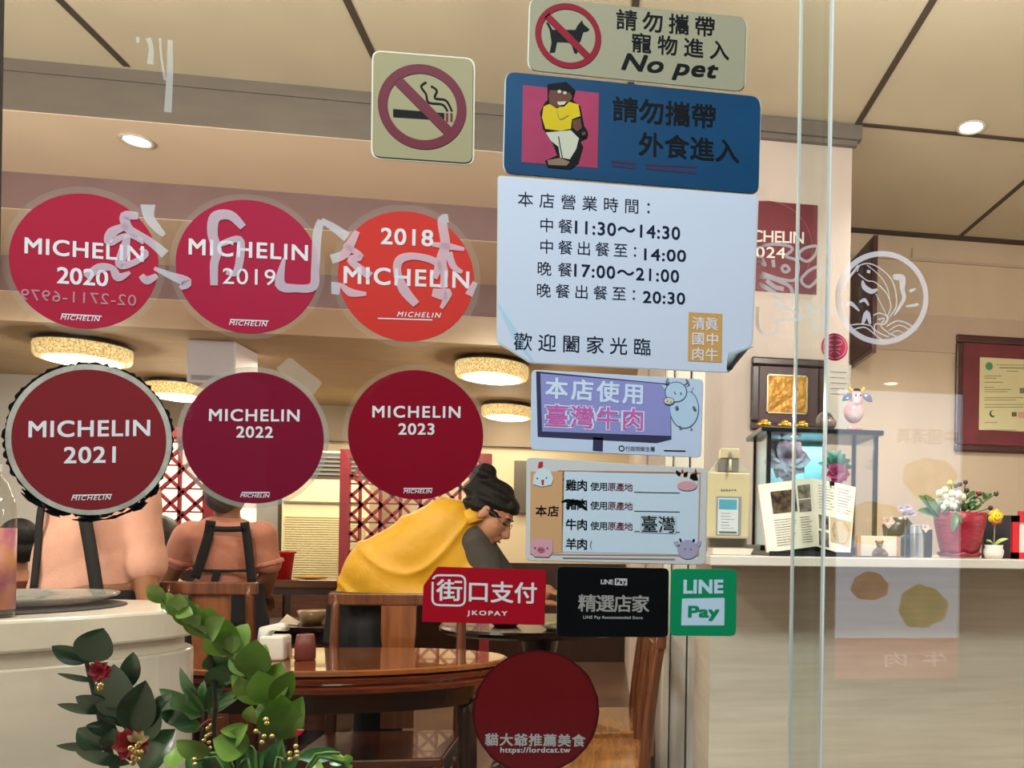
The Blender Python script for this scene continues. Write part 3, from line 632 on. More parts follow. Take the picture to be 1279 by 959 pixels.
est([([(412+52*math.cos(a*math.pi/12), 745+52*math.sin(a*math.pi/12)) for a in range(25)], 1.4), ([(385, 715), (440, 715), (438, 735), (388, 735), (385, 715)], 1.6), ([(412, 705), (412, 785)], 1.6), ([(385, 755), (440, 755)], 1.6), ([(390, 775), (412, 765), (436, 778)], 1.6)], 'relief', mat('seal_line', '#eb8a9a', 0.4))
for o in list(rt.children):
    if o.name.startswith('relief'):
        for v in o.data.vertices: v.co.y -= 0.0004
mat = _mat0
# ------------------------------------------------------------------ bar counter on the right and what stands on it
top_m = mat('pale_marble', '#dcd4c9', 0.25, rgb2='#c9bfb2', scale=5, stretch=(1, 3, 3)); front_m = mat('beige_laminate', '#cfc3b0', 0.45, rgb2='#c3b6a2', scale=4, stretch=(1, 1, 14))
CT = 1.218
rt = thing('bar_counter', 'long pale bar counter carrying the glass case and the red flower pot', 'counter', (1.5, 2.55, 0))
B().box((0.29, 2.2, CT-0.028), (3.05, 2.95, CT)).build('countertop', top_m, rt, bevel=0.003)
B().box((0.33, 2.47, 0.08), (3.05, 2.9, CT-0.028)).build('front_panel', front_m, rt)
B().box((0.36, 2.5, 0), (3.05, 2.88, 0.08)).build('plinth', seam_m, rt)
q = zmap(880, 430, .312)
def bx(b, a, c, Y, dep, ):
    """box whose front face spans pixel corners a..c at depth Y"""
    p = at(a[0], a[1], Y); r = at(c[0], c[1], Y)
    return b.box((min(p.x, r.x), Y, min(p.z, r.z)), (max(p.x, r.x), Y+dep, max(p.z, r.z)))
blk = mat('black_lacquer', '#141416', 0.25); steel = mat('brushed_steel', '#b9bcc0', 0.28, metal=0.9, var=0.08, scale=20, stretch=(1, 1, 0.1)); gold = mat('gold', '#d8a43c', 0.25, metal=0.9, bump=0.2, bscale=40)
# soap dispenser
ds = zmap(870, 560, .1565); Yd = 2.34
rt = thing('soap_dispenser', 'cream soap dispenser with a lever and a printed label, standing left of the glass case', 'dispenser', (at(910, 690, Yd).x, Yd+.05, CT))
dm = mat('dispenser_cream', '#cbbf99', 0.35); dg_ = mat('dispenser_grey', '#77746f', 0.5)
b = bx(B(), ds(90, 185), ds(420, 716), Yd, 0.09); b.build('body', dm, rt, bevel=0.004)
b = B(); P = [at(*ds(*c_), Yd+0.03) for c_ in ((185, 85), (335, 85), (415, 190), (95, 190))]; b.prism(P, (0, 0.045, 0)); b.build('shoulder', mat('dispenser_pale', '#c9c2b0', .35), rt)
bx(B(), ds(180, 82), ds(335, 186), Yd+0.012, 0.02).build('recess', dg_, rt)
bx(B(), ds(198, -5), ds(345, 82), Yd+0.01, 0.06).build('pump_cap', dm, rt, bevel=0.003)
b = B(); b.tube([at(*ds(272, 30), Yd+.005), at(*ds(272, 90), Yd-.004)], .0045); b.build('lever_arm', dg_, rt, smooth=True)
b = B(); b.tube([at(*ds(270, 90), Yd-.006), at(*ds(268, 180), Yd-.016)], [.004, .0045]); b.build('lever', wt, rt, smooth=True)
bx(B(), ds(160, 380), ds(352, 692), Yd-0.002, 0.004).build('label_window', mat('window_grey', '#8d8f90', .3), rt)
bx(B(), ds(172, 395), ds(330, 688), Yd-0.003, 0.002).build('label', mat('label_paper', '#ccd4d6', .4), rt)
bx(B(), ds(180, 405), ds(322, 487), Yd-0.0035, 0.001).build('label_band', mat('label_blue', '#4f9ab3', .4), rt)
b = B()
for i in range(6): bx(b, ds(195, 515+24*i), ds(random.uniform(250, 318), 520+24*i), Yd-0.0034, 0.0004)
bx(b, ds(180, 660), ds(320, 680), Yd-.0034, .0004); lb = b.build('label_print', mat('label_ink', '#5c6468', .5), rt); lb['kind'] = 'stuff'
bx(B(), ds(105, 716), ds(400, 790), Yd+.05, .04).build('outlet_recess', dg_, rt)
b = B(); P = [at(*ds(*c_), Yd-.03) for c_ in ((130, 795), (455, 800), (428, 850), (130, 845))]; b.prism(P, (0, .13, 0)); b.build('drip_tray', mat('tray_white', '#d8d2c2', .35), rt)
O = at(*ds(195, 342), Yd-.0008); text('SARAYA', O, at(*ds(318, 342), Yd-.0008)-O, V((0, 0, 0.0065)), mat('grey_print', '#4c4d44', .5), rt, bold=0.03)
# glass display case
Yf, Yb_ = 2.45, 2.69
xl, xr = at(957, 620, Yf).x, at(1096, 620, Yf).x; zt = at(1000, 541, Yf).z
cx_ = (xl+xr)/2
rt = thing('display_case', 'black-framed glass display case with paper flowers inside, behind the open book', 'display case', (cx_, (Yf+Yb_)/2, CT))
b = B(); b.box((xl-.022, Yf-.02, zt), (xr+.012, Yb_+.02, zt+.016)); b.build('top_slab', blk, rt, bevel=.003)
B().box((xl-.02, Yf-.02, CT), (xr+.02, Yb_+.02, CT+.03)).build('base', blk, rt, bevel=.003)
for x in (xl, xr-.013):
    for y in (Yf, Yb_-.013): B().box((x, y, CT+.03), (x+.013, y+.013, zt)).build('post', blk, rt)
case_g = glassmat('case_glass', (0.97, 0.98, 0.98))
for lo, hi in (((xl+.013, Yf+.004, CT+.03), (xr-.013, Yf+.008, zt)), ((xl+.004, Yf+.013, CT+.03), (xl+.008, Yb_-.013, zt)), ((xr-.008, Yf+.013, CT+.03), (xr-.004, Yb_-.013, zt))):
    B().box(lo, hi).build('glass_panel', case_g, rt)
B().box((xl+.013, Yb_-.008, CT+.03), (cx_+.06, Yb_-.004, zt)).build('back_panel', mat('turquoise_panel', '#8fd0dc', .3, rgb2='#d9edf2', scale=5), rt)
light('display_case_light', 'AREA', (cx_, (Yf+Yb_)/2, zt-.01), 1.6, (0.8, 0.95, 1.0), 0.2, (cx_, (Yf+Yb_)/2, 0))
def bloom(name, label, c, r, mt, cat='flower', n=14, parent=None, stem=None, stem_m=None, lift=0.5, wid=0.75):
    c = V(c); b = B()
    for k in range(n):
        a = k*2.399; el = lift*(0.2+0.8*k/n); L = r*(1-0.35*k/n)
        d = V((math.cos(a)*math.cos(el), -abs(math.sin(el))*0.8-.15, math.sin(a)*math.cos(el))).normalized()
        b.leaf(c, c+d*L, L*wid, V((0, -1, 0.2)), fold=.25, bend=.16, shape=1.2, n=5)
    if parent is not None: return b.build(name, mt, parent, smooth=True)
    rt = thing(name, label, cat, (c.x, c.y, stem.z if stem else c.z-r))
    b.build('petals', mt, rt, smooth=True)
    if stem: bb_ = B(); bb_.tube([V(stem), c], .003); bb_.build('stem', stem_m or MATS['stem_green'], rt)
    return rt
stemg = mat('stem_green', '#3c5a2e', .5)
Ym = 2.60
bloom('paper_flower', 'large dark red and grey paper bloom behind the glass, left side of the case', at(*q(320, 465), Ym), .088, mat('paper_dark_red', '#6d2b38', .6, rgb2='#6d7c86', scale=22), n=16, stem=V((at(*q(320, 465), Ym).x, Ym, CT+.0315)))
bloom('paper_flower', 'ruffled magenta bloom low inside the glass case, right side', at(*q(528, 520), Ym), .046, mat('paper_magenta', '#a8295c', .6, rgb2='#7d1d46', scale=30), n=16, stem=V((at(*q(528, 520), Ym).x, Ym, CT+.0315)))
p = at(*q(522, 465), Ym+.02); rt = thing('leaf_spray', 'green leaf spray above the magenta bloom in the glass case', 'leaves', (p.x, p.y, CT+.0315))
b = B()
for a in range(-75, 80, 22):
    d = V((math.sin(math.radians(a)), random.uniform(-.4, .2), math.cos(math.radians(a)))); b.leaf(p-V((0, 0, .03)), p-V((0, 0, .03))+d*.068, .024, V((0, -1, .3)))
b.build('foliage', mat('leaf_teal', '#41755a', .45, rgb2='#2c5a45', scale=20), rt, smooth=True); bb_ = B(); bb_.tube([V((p.x, p.y, CT+.0315)), p-V((0, 0, .03))], .003); bb_.build('stem', stemg, rt)
# on top of the case
zc_ = zt+.016
for i, (x, lab) in enumerate(((240, 'gold ingot ornament on the case top, the one furthest from the cow'), (322, 'gold ingot ornament on the case top, in the middle of its row'), (390, 'gold ingot ornament on the case top, the one closest to the cow'))):
    p = at(*q(x, 300), Yf+.02); b = B()
    b.loft([(V((p.x, p.y, zc_)), V((.016, 0, 0)), V((0, .010, 0))), (V((p.x, p.y, zc_+.008)), V((.024, 0, 0)), V((0, .014, 0))), (V((p.x, p.y, zc_+.017)), V((.021, 0, 0)), V((0, .013, 0)))], 16); b.ball((p.x, p.y, zc_+.017), (.013, .010, .010))
    tag(b.build('gold_ingot', gold, smooth=True), lab, 'ornament', 'gold ingots on the case')
p = at(*q(482, 330), Yf+.03); rt = thing('snail_figurine', 'glazed grey and tan snail-shaped figurine between the gold ingots and the cow', 'figurine', (p.x, p.y, zc_))
b = B(); b.ball((p.x, p.y, zc_+.030), (.030, .022, .030)); b.ball((p.x+.012, p.y-.012, zc_+.022), (.022, .016, .022)); b.build('shell', mat('glaze_tan', '#b59a85', .15, rgb2='#6d6a6c', scale=14), rt, smooth=True)
b = B()
for k in range(14):
    pass
pts = [V((p.x-.004+(.024-.0016*k)*math.cos(k*.8), p.y-.022, zc_+.032+(.024-.0016*k)*math.sin(k*.8))) for k in range(14)]
b.tube(pts, .0035, sub=3); b.build('spiral', mat('glaze_grey', '#75747c', .15), rt, smooth=True)
# cow figurine
Yc = Yf+.04
def cq(x, y, dy=0): return at(*q(x, y), Yc+dy)
p = cq(600, 328); rt = thing('cow_figurine', 'glazed pink cow figurine with blue ears and yellow horns, topmost on the display case', 'figurine', (p.x, p.y, zc_))
b = B(); p1 = cq(597, 272); b.ball(p1, (.034, .028, .036)); p2 = cq(608, 215); b.ball(p2, (.022, .022, .026)); b.ball(V((p1.x-.014, Yc-.01, zc_+.008)), (.012, .016, .010)); b.ball(V((p1.x+.016, Yc-.01, zc_+.008)), (.012, .016, .010)); b.ball(cq(608, 232, -.02), (.013, .010, .010))
organic(b, 'body', mat('cow_glaze', '#e3cfd0', .15, rgb2='#cf7f92', scale=26), rt, .004, 3)
for s_ in (-1, 1):
    bb_ = B(); bb_.leaf(p2+V((s_*.016, -.004, .012)), p2+V((s_*.05, -.008, -.012)), .022, (0, -1, .2)); bb_.build('ear', mat('ear_blue', '#56608c', .2), rt, smooth=True, solid=.003)
    bb_ = B(); bb_.tube([p2+V((s_*.010, 0, .020)), p2+V((s_*.022, 0, .028)), p2+V((s_*.024, 0, .036))], [.007, .006, .003], sub=3); bb_.build('horn', mat('horn_yellow', '#d7c24a', .2), rt, smooth=True)
    bb_ = B(); bb_.ball(p2+V((s_*.008, -.020, .006)), .003); bb_.build('eye', ink, rt, smooth=True)
bb_ = B(); bb_.ball(p2+V((0, -.003, .024)), (.014, .012, .006)); bb_.build('forelock', ink, rt, smooth=True)
p = at(*q(536, 240), Yb_); r_ = at(*q(585, 80), Yb_)
rt = thing('acrylic_plaque', 'clear acrylic plaque with grey writing behind the cow figurine', 'plaque', (p.x, Yb_, zc_))
a_ = at(*q(488, 80), Yb_); B().box((a_.x, Yb_-.008, zc_), (r_.x, Yb_, a_.z)).build('sheet', mat('acrylic', '#cfcfc6', .1, alpha=.45), rt)
b = B()
for i in range(5): y = 110+22*i; c0 = at(*q(505, y), Yb_-.0084); c1 = at(*q(570-8*(i % 2), y), Yb_-.0084); b.box((c0.x, c0.y, c0.z-.0016), (c1.x, c0.y+.0003, c0.z+.0016))
o = b.build('engraving', mat('engraved_grey', '#6a6a66', .5), rt); o['kind'] = 'stuff'
# open book
rt = thing('open_book', 'open magazine with food pictures propped up before the glass case', 'book', (at(1010, 690, 2.3).x, 2.3, CT))
pagem = mat('page_paper', '#dcd8ca', .5, var=.02)
def page(c4, bulge):
    def f(u, v):
        a, b2, c2, d = c4; p = a*(1-u)*(1-v)+b2*u*(1-v)+c2*u*v+d*(1-u)*v
        return p+V((0, -bulge*math.sin(math.pi*u), 0))
    return f
spT, spB = at(*q(430, 537), 2.385), at(*q(447, 808), 2.345)
PL = page([at(*q(212, 562), 2.36), spT, spB, at(*q(250, 833), 2.25)], .014); PR = page([spT, at(*q(606, 572), 2.36), at(*q(582, 850), 2.25), spB], .018)
for f, nm in ((PL, 'page_block'), (PR, 'page_block')):
    b = B(); N = 10
    g0 = [[b.bm.verts.new(f(i/N, j/4)) for j in range(5)] for i in range(N+1)]; g1 = [[b.bm.verts.new(f(i/N, j/4)+V((0, .016, 0))) for j in range(5)] for i in range(N+1)]
    for i in range(N):
        for j in range(4): b.bm.faces.new((g0[i][j], g0[i+1][j], g0[i+1][j+1], g0[i][j+1])); b.bm.faces.new((g1[i][j], g1[i][j+1], g1[i+1][j+1], g1[i+1][j]))
    for j in range(4): b.bm.faces.new((g0[0][j], g0[0][j+1], g1[0][j+1], g1[0][j])); b.bm.faces.new((g0[N][j], g1[N][j], g1[N][j+1], g0[N][j+1]))
    for i in range(N): b.bm.faces.new((g0[i][0], g1[i][0], g1[i+1][0], g0[i+1][0])); b.bm.faces.new((g0[i][4], g0[i+1][4], g1[i+1][4], g1[i][4]))
    b.build(nm, pagem, rt)
def pic(f, u0, v0, u1, v1, mt, name, k=.0012, sk=0):
    b = B(); N = 6; g0 = [[b.bm.verts.new(f(u0+(u1-u0)*i/N+sk*j/3, v0+(v1-v0)*j/3)+V((0, -k, 0))) for j in range(4)] for i in range(N+1)]
    for i in range(N):
        for j in range(3): b.bm.faces.new((g0[i][j], g0[i+1][j], g0[i+1][j+1], g0[i][j+1]))
    return b.build(name, mt, rt)
pic(PL, .20, .13, .66, .46, mat('photo_interior', '#1f1815', .6, spec=.1, rgb2='#6d5a48', scale=45), 'photograph'); pic(PL, .70, .08, .95, .28, mat('photo_grey', '#4a443e', .6, spec=.1, rgb2='#8f887e', scale=40), 'photograph'); pic(PL, .70, .30, .95, .48, MATS['photo_grey'], 'photograph')
pic(PR, .10, .52, .34, .72, mat('photo_dark', '#2a241e', .6, spec=.1, rgb2='#9a8d78', scale=45), 'photograph'); pic(PR, .08, .76, .34, .97, MATS['photo_dark'], 'photograph'); pic(PR, .38, .52, .96, .88, mat('photo_table', '#b3a184', .6, spec=.1), 'photograph')
b = B(); pts = [PR(.67+.25*math.cos(t*math.pi/12), .70+.17*math.sin(t*math.pi/12))+V((0, -.0018, 0)) for t in range(24)]; b.ngon(pts); b.build('dish_picture', mat('photo_food', '#5d5230', .4, rgb2='#a8906a', scale=70), rt)
for f, u0, u1, v0, v1, n_ in ((PL, .2, .62, .55, .95, 11), (PL, .7, .95, .55, .95, 11), (PR, .12, .5, .08, .45, 9), (PR, .55, .92, .08, .45, 9)):
    b = B()
    for i in range(n_):
        v = v0+(v1-v0)*i/n_; e_ = u1-(u1-u0)*random.uniform(0, .3)
        b.ngon([f(u, vv)+V((0, -.0010, 0)) for u, vv in ((u0, v), ((u0+e_)/2, v), (e_, v), (e_, v+.012), ((u0+e_)/2, v+.012), (u0, v+.012))])
    o = b.build('printed_lines', mat('print_grey', '#8d8880', .6), rt); o['kind'] = 'stuff'
b = B(); b.ribbon([PL(0.0, 0)+V((-.001, 0, 0)), PL(0, 1)+V((-.001, 0, 0))], .006, (-1, -.4, 0)); b.build('cover_edge', mat('cover_pink', '#d3a7a4', .5), rt)
p = PR(.42, .02); b = B(); b.box((p.x-.007, p.y-.004, p.z-.008), (p.x+.007, p.y+.004, p.z+.006)); b.tube([p+V((-.004, -.004, -.008)), p+V((-.005, -.005, -.026)), p+V((.005, -.005, -.026)), p+V((.004, -.004, -.008))], .0008); b.build('binder_clip', blk, rt)
b = B(); b.box((at(960, 690, 2.26).x, 2.25, CT), (at(1062, 690, 2.26).x, 2.40, CT+.014)); b.box((at(985, 690, 2.4).x, 2.392, CT), (at(1040, 690, 2.4).x, 2.402, CT+.16)); b.build('book_rest', blk, rt)
# clutter between book and pot
navyp = mat('dark_navy_plastic', '#1d2530', .3)
p = at(*q(795, 850), 2.42); b = B(); b.loft([(V((p.x, 2.47, CT)), V((.045, 0, 0)), V((0, .045, 0))), (V((p.x, 2.47, CT+.06)), V((.045, 0, 0)), V((0, .045, 0))), (V((p.x, 2.47, CT+.10)), V((.052, 0, 0)), V((0, .045, 0))), (V((p.x, 2.47, CT+.125)), V((.03, 0, 0)), V((0, .03, 0)))], 24)
rt = thing('countertop_machine', 'dark rounded machine on the counter behind the teddy bear card', 'machine', (p.x, 2.47, CT)); b.build('housing', navyp, rt, smooth=True)
b = B(); b.tube([V((p.x-.05, 2.405, CT+.035)), V((p.x, 2.402, CT+.065)), V((p.x+.05, 2.405, CT+.035))], .006, sub=5); b.build('handle', mat('slate_plastic', '#39475a', .3), rt, smooth=True)
b = B(); c0 = at(*q(610, 765), 2.27); c1 = at(*q(780, 852), 2.27)
rt = thing('place_card', 'small cream card in a wooden holder behind the teddy bear', 'card', ((c0.x+c1.x)/2, 2.27, CT))
B().box((c0.x+.006, 2.268, CT+.004), (c1.x-.006, 2.276, c0.z)).build('card', mat('card_cream', '#e6dccb', .5), rt)
wl = wood('light_wood', '#c9a170', '#b3875a', axis=2)
for x in (c0.x, c1.x-.010): B().box((x, 2.262, CT), (x+.010, 2.284, c0.z)).build('wooden_side', wl, rt)
B().box((c0.x-.02, 2.235, CT), (c1.x+.02, 2.30, CT+.004)).build('tray', mat('tray_brown', '#5d4a42', .4), rt)
tm = mat('teddy_brown', '#6b5648', .8, var=.15, scale=80, bump=.4, bscale=300)
p = at(*q(698, 838), 2.252); z0 = CT+.004
rt = thing('teddy_bear', 'tiny brown teddy bear sitting in front of the cream card', 'toy', (p.x, 2.252, z0))
b = B(); b.ball((p.x, 2.252, z0+.014), (.012, .010, .014)); b.ball((p.x, 2.249, z0+.035), (.010, .009, .010))
for s_ in (-1, 1): b.ball((p.x+s_*.010, 2.25, z0+.043), .004); b.tube([V((p.x+s_*.010, 2.25, z0+.020)), V((p.x+s_*.019, 2.244, z0+.010))], .0045); b.tube([V((p.x+s_*.008, 2.25, z0+.006)), V((p.x+s_*.023, 2.238, z0+.005))], .0052)
organic(b, 'body', tm, rt, .0018, 2); b = B(); b.ball((p.x, 2.2405, z0+.033), (.004, .003, .003)); b.build('muzzle', mat('teddy_tan', '#a08874', .8), rt, smooth=True)
bloom('artificial_flower', 'pale pink artificial flower above the teddy bear card', at(*q(732, 710), 2.38), .024, mat('petal_pink', '#e5c4bc', .5), n=10, stem=V((at(*q(732, 700), 2.37).x, 2.39, CT)))
rt = thing('artificial_flower', 'lilac cluster of artificial blossom between glass case and red pot', 'flower', (at(*q(805, 670), 2.39).x, 2.39, CT))
for (x, y) in ((785, 660), (812, 655), (830, 680), (800, 685), (820, 668)): bloom('blossom', None, at(*q(x, y), 2.38+random.uniform(-.01, .01)), .016, mat('petal_lilac', '#cdbfd6', .5), n=8, parent=rt)
b = B(); b.tube([V((at(*q(805, 670), 2.39).x, 2.39, CT)), at(*q(805, 672), 2.39)], .003); b.build('stem', stemg, rt)
p = at(*q(850, 858), 2.33); rt = thing('metal_tin', 'slim silver tin standing against the red flower pot', 'tin', (p.x, 2.33, CT))
hh = at(*q(850, 722), 2.33).z-CT
b = B(); b.lathe((p.x, 2.33, CT), [(0, 0), (.020, 0), (.0215, .003), (.0215, hh*.72), (.0205, hh*.725)]); b.build('can', steel, rt, smooth=False)
b = B(); b.lathe((p.x, 2.33, CT), [(.0205, hh*.725), (.0218, hh*.73), (.0218, hh*.97), (.019, hh), (0, hh)]); b.build('lid', mat('lid_steel', '#d3d5d8', .2, metal=.7), rt)
bloom('artificial_flower', 'small whitish pink flower leaning at the top of the silver tin', at(*q(882, 735), 2.31), .017, MATS['petal_pink'], n=8, stem=V((at(*q(884, 735), 2.31).x, 2.325, CT)))
b = bx(B(), q(868, 745), q(912, 858), 2.38, .06); o = b.build('box', navyp, bevel=.003); o.location.z += CT-o.location.z; tag(o, 'black box standing behind the silver tin', 'box')
# red pot with flowers
p = at(*q(1025, 858), 2.36); Yp = 2.37
rt = thing('flower_pot', 'wrinkled red flower pot of white berries and green leaves on the bar counter', 'potted plant', (p.x, Yp, CT))
redpot = mat('red_glaze', '#9c1c33', .3, var=.18, scale=7, stretch=(1, 1, 4), bump=.5, bscale=28)
ph = at(*q(1025, 675), Yp).z-CT
def wavy(r, z, w_, n=48): return [V((p.x+(r+w_*math.sin(7*t*2*math.pi/n))*math.cos(t*2*math.pi/n), Yp+(r+w_*math.sin(7*t*2*math.pi/n))*math.sin(t*2*math.pi/n), CT+z+w_*.8*math.cos(7*t*2*math.pi/n))) for t in range(n)]
def ringloft(b, R_, n=48):
    prev = None
    for r in R_:
        v = [b.bm.verts.new(x) for x in r]
        if prev:
            for i in range(n): b.bm.faces.new((prev[i], prev[(i+1) % n], v[(i+1) % n], v[i]))
        prev = v
    return b
b = B(); ringloft(b, [wavy(.002, .012, 0), wavy(.056, .012, 0), wavy(.062, .03, .001), wavy(.078, ph*.75, .0012), wavy(.082, ph, .0015), wavy(.076, ph, .0015), wavy(.072, ph-.02, 0), wavy(.001, ph-.02, 0)]); b.build('pot', redpot, rt, smooth=True)
b = B(); ringloft(b, [wavy(.002, .003, 0), wavy(.060, .003, 0), wavy(.066, .014, .004), wavy(.062, .016, .004), wavy(.056, .007, 0), wavy(.002, .007, 0)]); b.build('saucer', mat('red_saucer', '#8d2a34', .3, bump=.3, bscale=30), rt, smooth=True)
ber = mat('white_berry', '#e6e6d6', .35)
for (x, y, r_) in ((940, 598, .0115), (962, 585, .0115), (990, 598, .0115), (1016, 602, .0125), (965, 612, .0115), (940, 628, .011), (968, 636, .0105), (990, 622, .0115), (1008, 632, .011), (1035, 612, .0105), (985, 645, .010), (1000, 648, .010), (955, 652, .0095)):
    b = B(); b.ball(at(*q(x, y), Yp-.05+random.uniform(-.015, .01)), (r_, r_, r_*1.1)); b.build('berry', ber, rt, smooth=True)
for (x, y, r_, c_) in ((983, 556, .0095, 'lime_berry'), (1045, 552, .0075, 'dark_berry'), (1050, 585, .0085, 'dark_berry'), (1022, 560, .008, 'dark_berry'), (1006, 566, .0075, 'dark_berry'), (1100, 598, .0085, 'crimson_berry'), (1167, 598, .0085, 'dark_berry'), (1145, 655, .008, 'dark_berry'), (1062, 655, .006, 'dark_berry')):
    b = B(); b.ball(at(*q(x, y), Yp-.03+random.uniform(-.01, .02)), r_); b.build('berry', mat(c_, {'lime_berry': '#cdd58a', 'dark_berry': '#3c3134', 'crimson_berry': '#8c1f2e'}[c_], .4), rt, smooth=True)
lg = mat('leaf_mid', '#4f7a3a', .4, rgb2='#39602c', scale=30); lgd = mat('leaf_deep', '#2f5a48', .35, rgb2='#214538', scale=12)
b = B()
for (x0, y0, x1, y1, w_) in ((930, 690, 855, 605, .040), (930, 695, 880, 600, .034), (940, 690, 850, 665, .03), (940, 690, 905, 640, .026)): b.leaf(at(*q(x0, y0), Yp-.05), at(*q(x1, y1), Yp-.07), w_, (0.2, -1, .5))
for i in range(26):
    x0 = random.uniform(1030, 1130); y0 = random.uniform(610, 672); b.leaf(at(*q(x0, y0), Yp-.03), at(*q(x0+random.uniform(-30, 40), y0-random.uniform(10, 40)), Yp-.03+random.uniform(-.04, .03)), .012, (random.uniform(-.5, .5), -1, .4))
for i in range(14):
    x0 = random.uniform(930, 1040); b.leaf(at(*q(x0, 670), Yp-.05), at(*q(x0+random.uniform(-25, 25), random.uniform(625, 655)), Yp-.06), .014, (random.uniform(-.5, .5), -1, .4))
b.leaf(at(*q(1005, 672), Yp-.075), at(*q(992, 752), Yp-.095), .022, (-.3, -1, 0)); b.leaf(at(*q(1005, 672), Yp-.075), at(*q(1030, 720), Yp-.095), .012, (.3, -1, 0))
b.build('foliage', lg, rt, smooth=True)
b = B()
for (x, y) in ((983, 556), (1045, 552), (1050, 585), (1100, 598), (1167, 598), (1145, 655), (1150, 610), (960, 600), (1010, 600)): b.tube([at(*q(1025, 690), Yp-.01), at(*q((1025+x)/2, (690+y)/2), Yp-.02), at(*q(x, y), Yp-.03)], .0016, n=5)
b.build('stems', stemg, rt)
# smiling flower toy
p = at(*q(1160, 860), 2.31); Ys = 2.315
rt = thing('flower_toy', 'yellow smiling flower toy in a small white pot', 'toy', (p.x, Ys, CT))
b = B(); b.lathe((p.x, Ys, CT), [(0, 0), (.024, 0), (.029, .012), (.031, .024), (.026, .036), (.029, .042), (.024, .042), (.02, .036), (0, .036)]); b.build('pot', mat('white_ceramic', '#e6e0da', .3), rt, smooth=True)
h0 = at(*q(1168, 692), Ys-.01)
b = B(); b.tube([V((p.x, Ys, CT+.036)), V((p.x+.001, Ys, CT+.07)), h0+V((0, .008, 0))], .0022); b.build('stem', mat('toy_stem', '#8d8a6a', .5), rt)
b = B(); b.leaf(V((p.x, Ys, CT+.040)), V((p.x+.042, Ys-.01, CT+.062)), .016, (0, -.6, 1)); b.leaf(V((p.x, Ys, CT+.040)), V((p.x-.03, Ys-.01, CT+.056)), .016, (0, -.6, 1)); b.build('leaf', mat('toy_leaf', '#9fae56', .5), rt, smooth=True, solid=.002)
for k in range(6):
    a = k*math.pi/3+.3; b = B(); b.ball(h0+V((math.cos(a)*.016, .004, math.sin(a)*.016)), (.010, .005, .010)); b.build('petal', mat('petal_yellow' if k < 4 else 'petal_rose', '#e0b91c' if k < 4 else '#b5405c', .5), rt, smooth=True)
b = B(); b.ball(h0, (.018, .009, .018)); b.build('face', mat('face_yellow', '#efcc22', .45), rt, smooth=True)
b = B(); b.tube([h0+V((.010*math.cos(t), -.0088+.002*abs(math.cos(t)), .010*math.sin(t))) for t in [math.pi*(1.08+.84*i/10) for i in range(11)]], .0010, n=5); b.build('smile', ink, rt)
for s_ in (-1, 1): b = B(); b.ball(h0+V((s_*.0055, -.0084, .005)), (.0013, .001, .002)); b.build('eye', ink, rt)
b = bx(B(), q(1122, 685), q(1226, 860), 2.40, .02); o = b.build('menu_folder', mat('charcoal_board', '#2c2f36', .5), bevel=.002); o.location.z = CT; tag(o, 'dark grey folder upright behind the smiling flower toy', 'folder')
rt = thing('picture_stand', 'bright red picture stand with a pale sheet at the counter end', 'stand', (at(*q(1300, 860), 2.33).x, 2.33, CT))
c0 = at(*q(1232, 685), 2.33); c1 = at(*q(1390, 685), 2.33); zt2 = c0.z; rs = mat('red_plastic', '#d21f2e', .3)
b = B()
for lo, hi in (((c0.x, 2.325, CT), (c0.x+.022, 2.337, zt2)), ((c1.x-.022, 2.325, CT), (c1.x, 2.337, zt2)), ((c0.x, 2.325, CT), (c1.x, 2.337, CT+.02)), ((c0.x, 2.325, zt2-.02), (c1.x, 2.337, zt2)), ((c0.x+.02, 2.327, zt2), (c0.x+.05, 2.335, zt2+.014))): b.box(lo, hi)
b.build('frame', rs, rt); B().box((c0.x+.02, 2.331, CT+.02), (c1.x-.02, 2.335, zt2-.02)).build('sheet', mat('sheet_pale', '#e2dedb', .4), rt)
b = B(); b.box((c0.x+.03, 2.337, CT), (c1.x-.03, 2.40, CT+.008)); b.build('foot', rs, rt)
# ------------------------------------------------------------------ frames and signs on the walls
mahog = mat('mahogany', '#4d1f22', .3, rgb2='#3a1517', scale=6, stretch=(1, 1, 6), coat=.4); mah2 = mat('maroon_mount', '#7d2f3a', .5, rgb2='#6c2832', scale=10)
def frame(name, label, c0, c1, Y, bw, mt, mount, inset, sheet, cat='picture frame', dep=.025):
    p = at(c0[0], c0[1], Y); r = at(c1[0], c1[1], Y); x0, x1 = p.x, r.x; z1, z0 = p.z, r.z
    rt = thing(name, label, cat, ((x0+x1)/2, Y, z0)); b = B()
    for lo, hi in (((x0, z0), (x1, z0+bw)), ((x0, z1-bw), (x1, z1)), ((x0, z0+bw), (x0+bw, z1-bw)), ((x1-bw, z0+bw), (x1, z1-bw))):
        b.box((lo[0], Y-dep, lo[1]), (hi[0], Y-.001, hi[1]))
    b.build('moulding', mt, rt, bevel=bw*.22)
    B().box((x0+bw*.9, Y-.012, z0+bw*.9), (x1-bw*.9, Y-.001, z1-bw*.9)).build('mount', mount, rt)
    a, b2 = inset
    pa_ = at(a[0], a[1], Y-.013); pb_ = at(b2[0], b2[1], Y-.013)
    B().box((pa_.x, Y-.0145, pb_.z), (pb_.x, Y-.011, pa_.z)).build('sheet', sheet, rt)
    return rt, (pa_.x, pb_.x, pb_.z, pa_.z)
rt, (sx0, sx1, sz0, sz1) = frame('certificate_frame', 'wide maroon frame holding a cream certificate on the alcove wall', (1193, 418), (1364, 570), 4.33, .045, mahog, mah2, ((1224, 446), (1333, 541)), mat('certificate_paper', '#e2d9ad', .6, var=.02))
zq = zmap(1100, 400, .1877); YC = 4.33-.0149
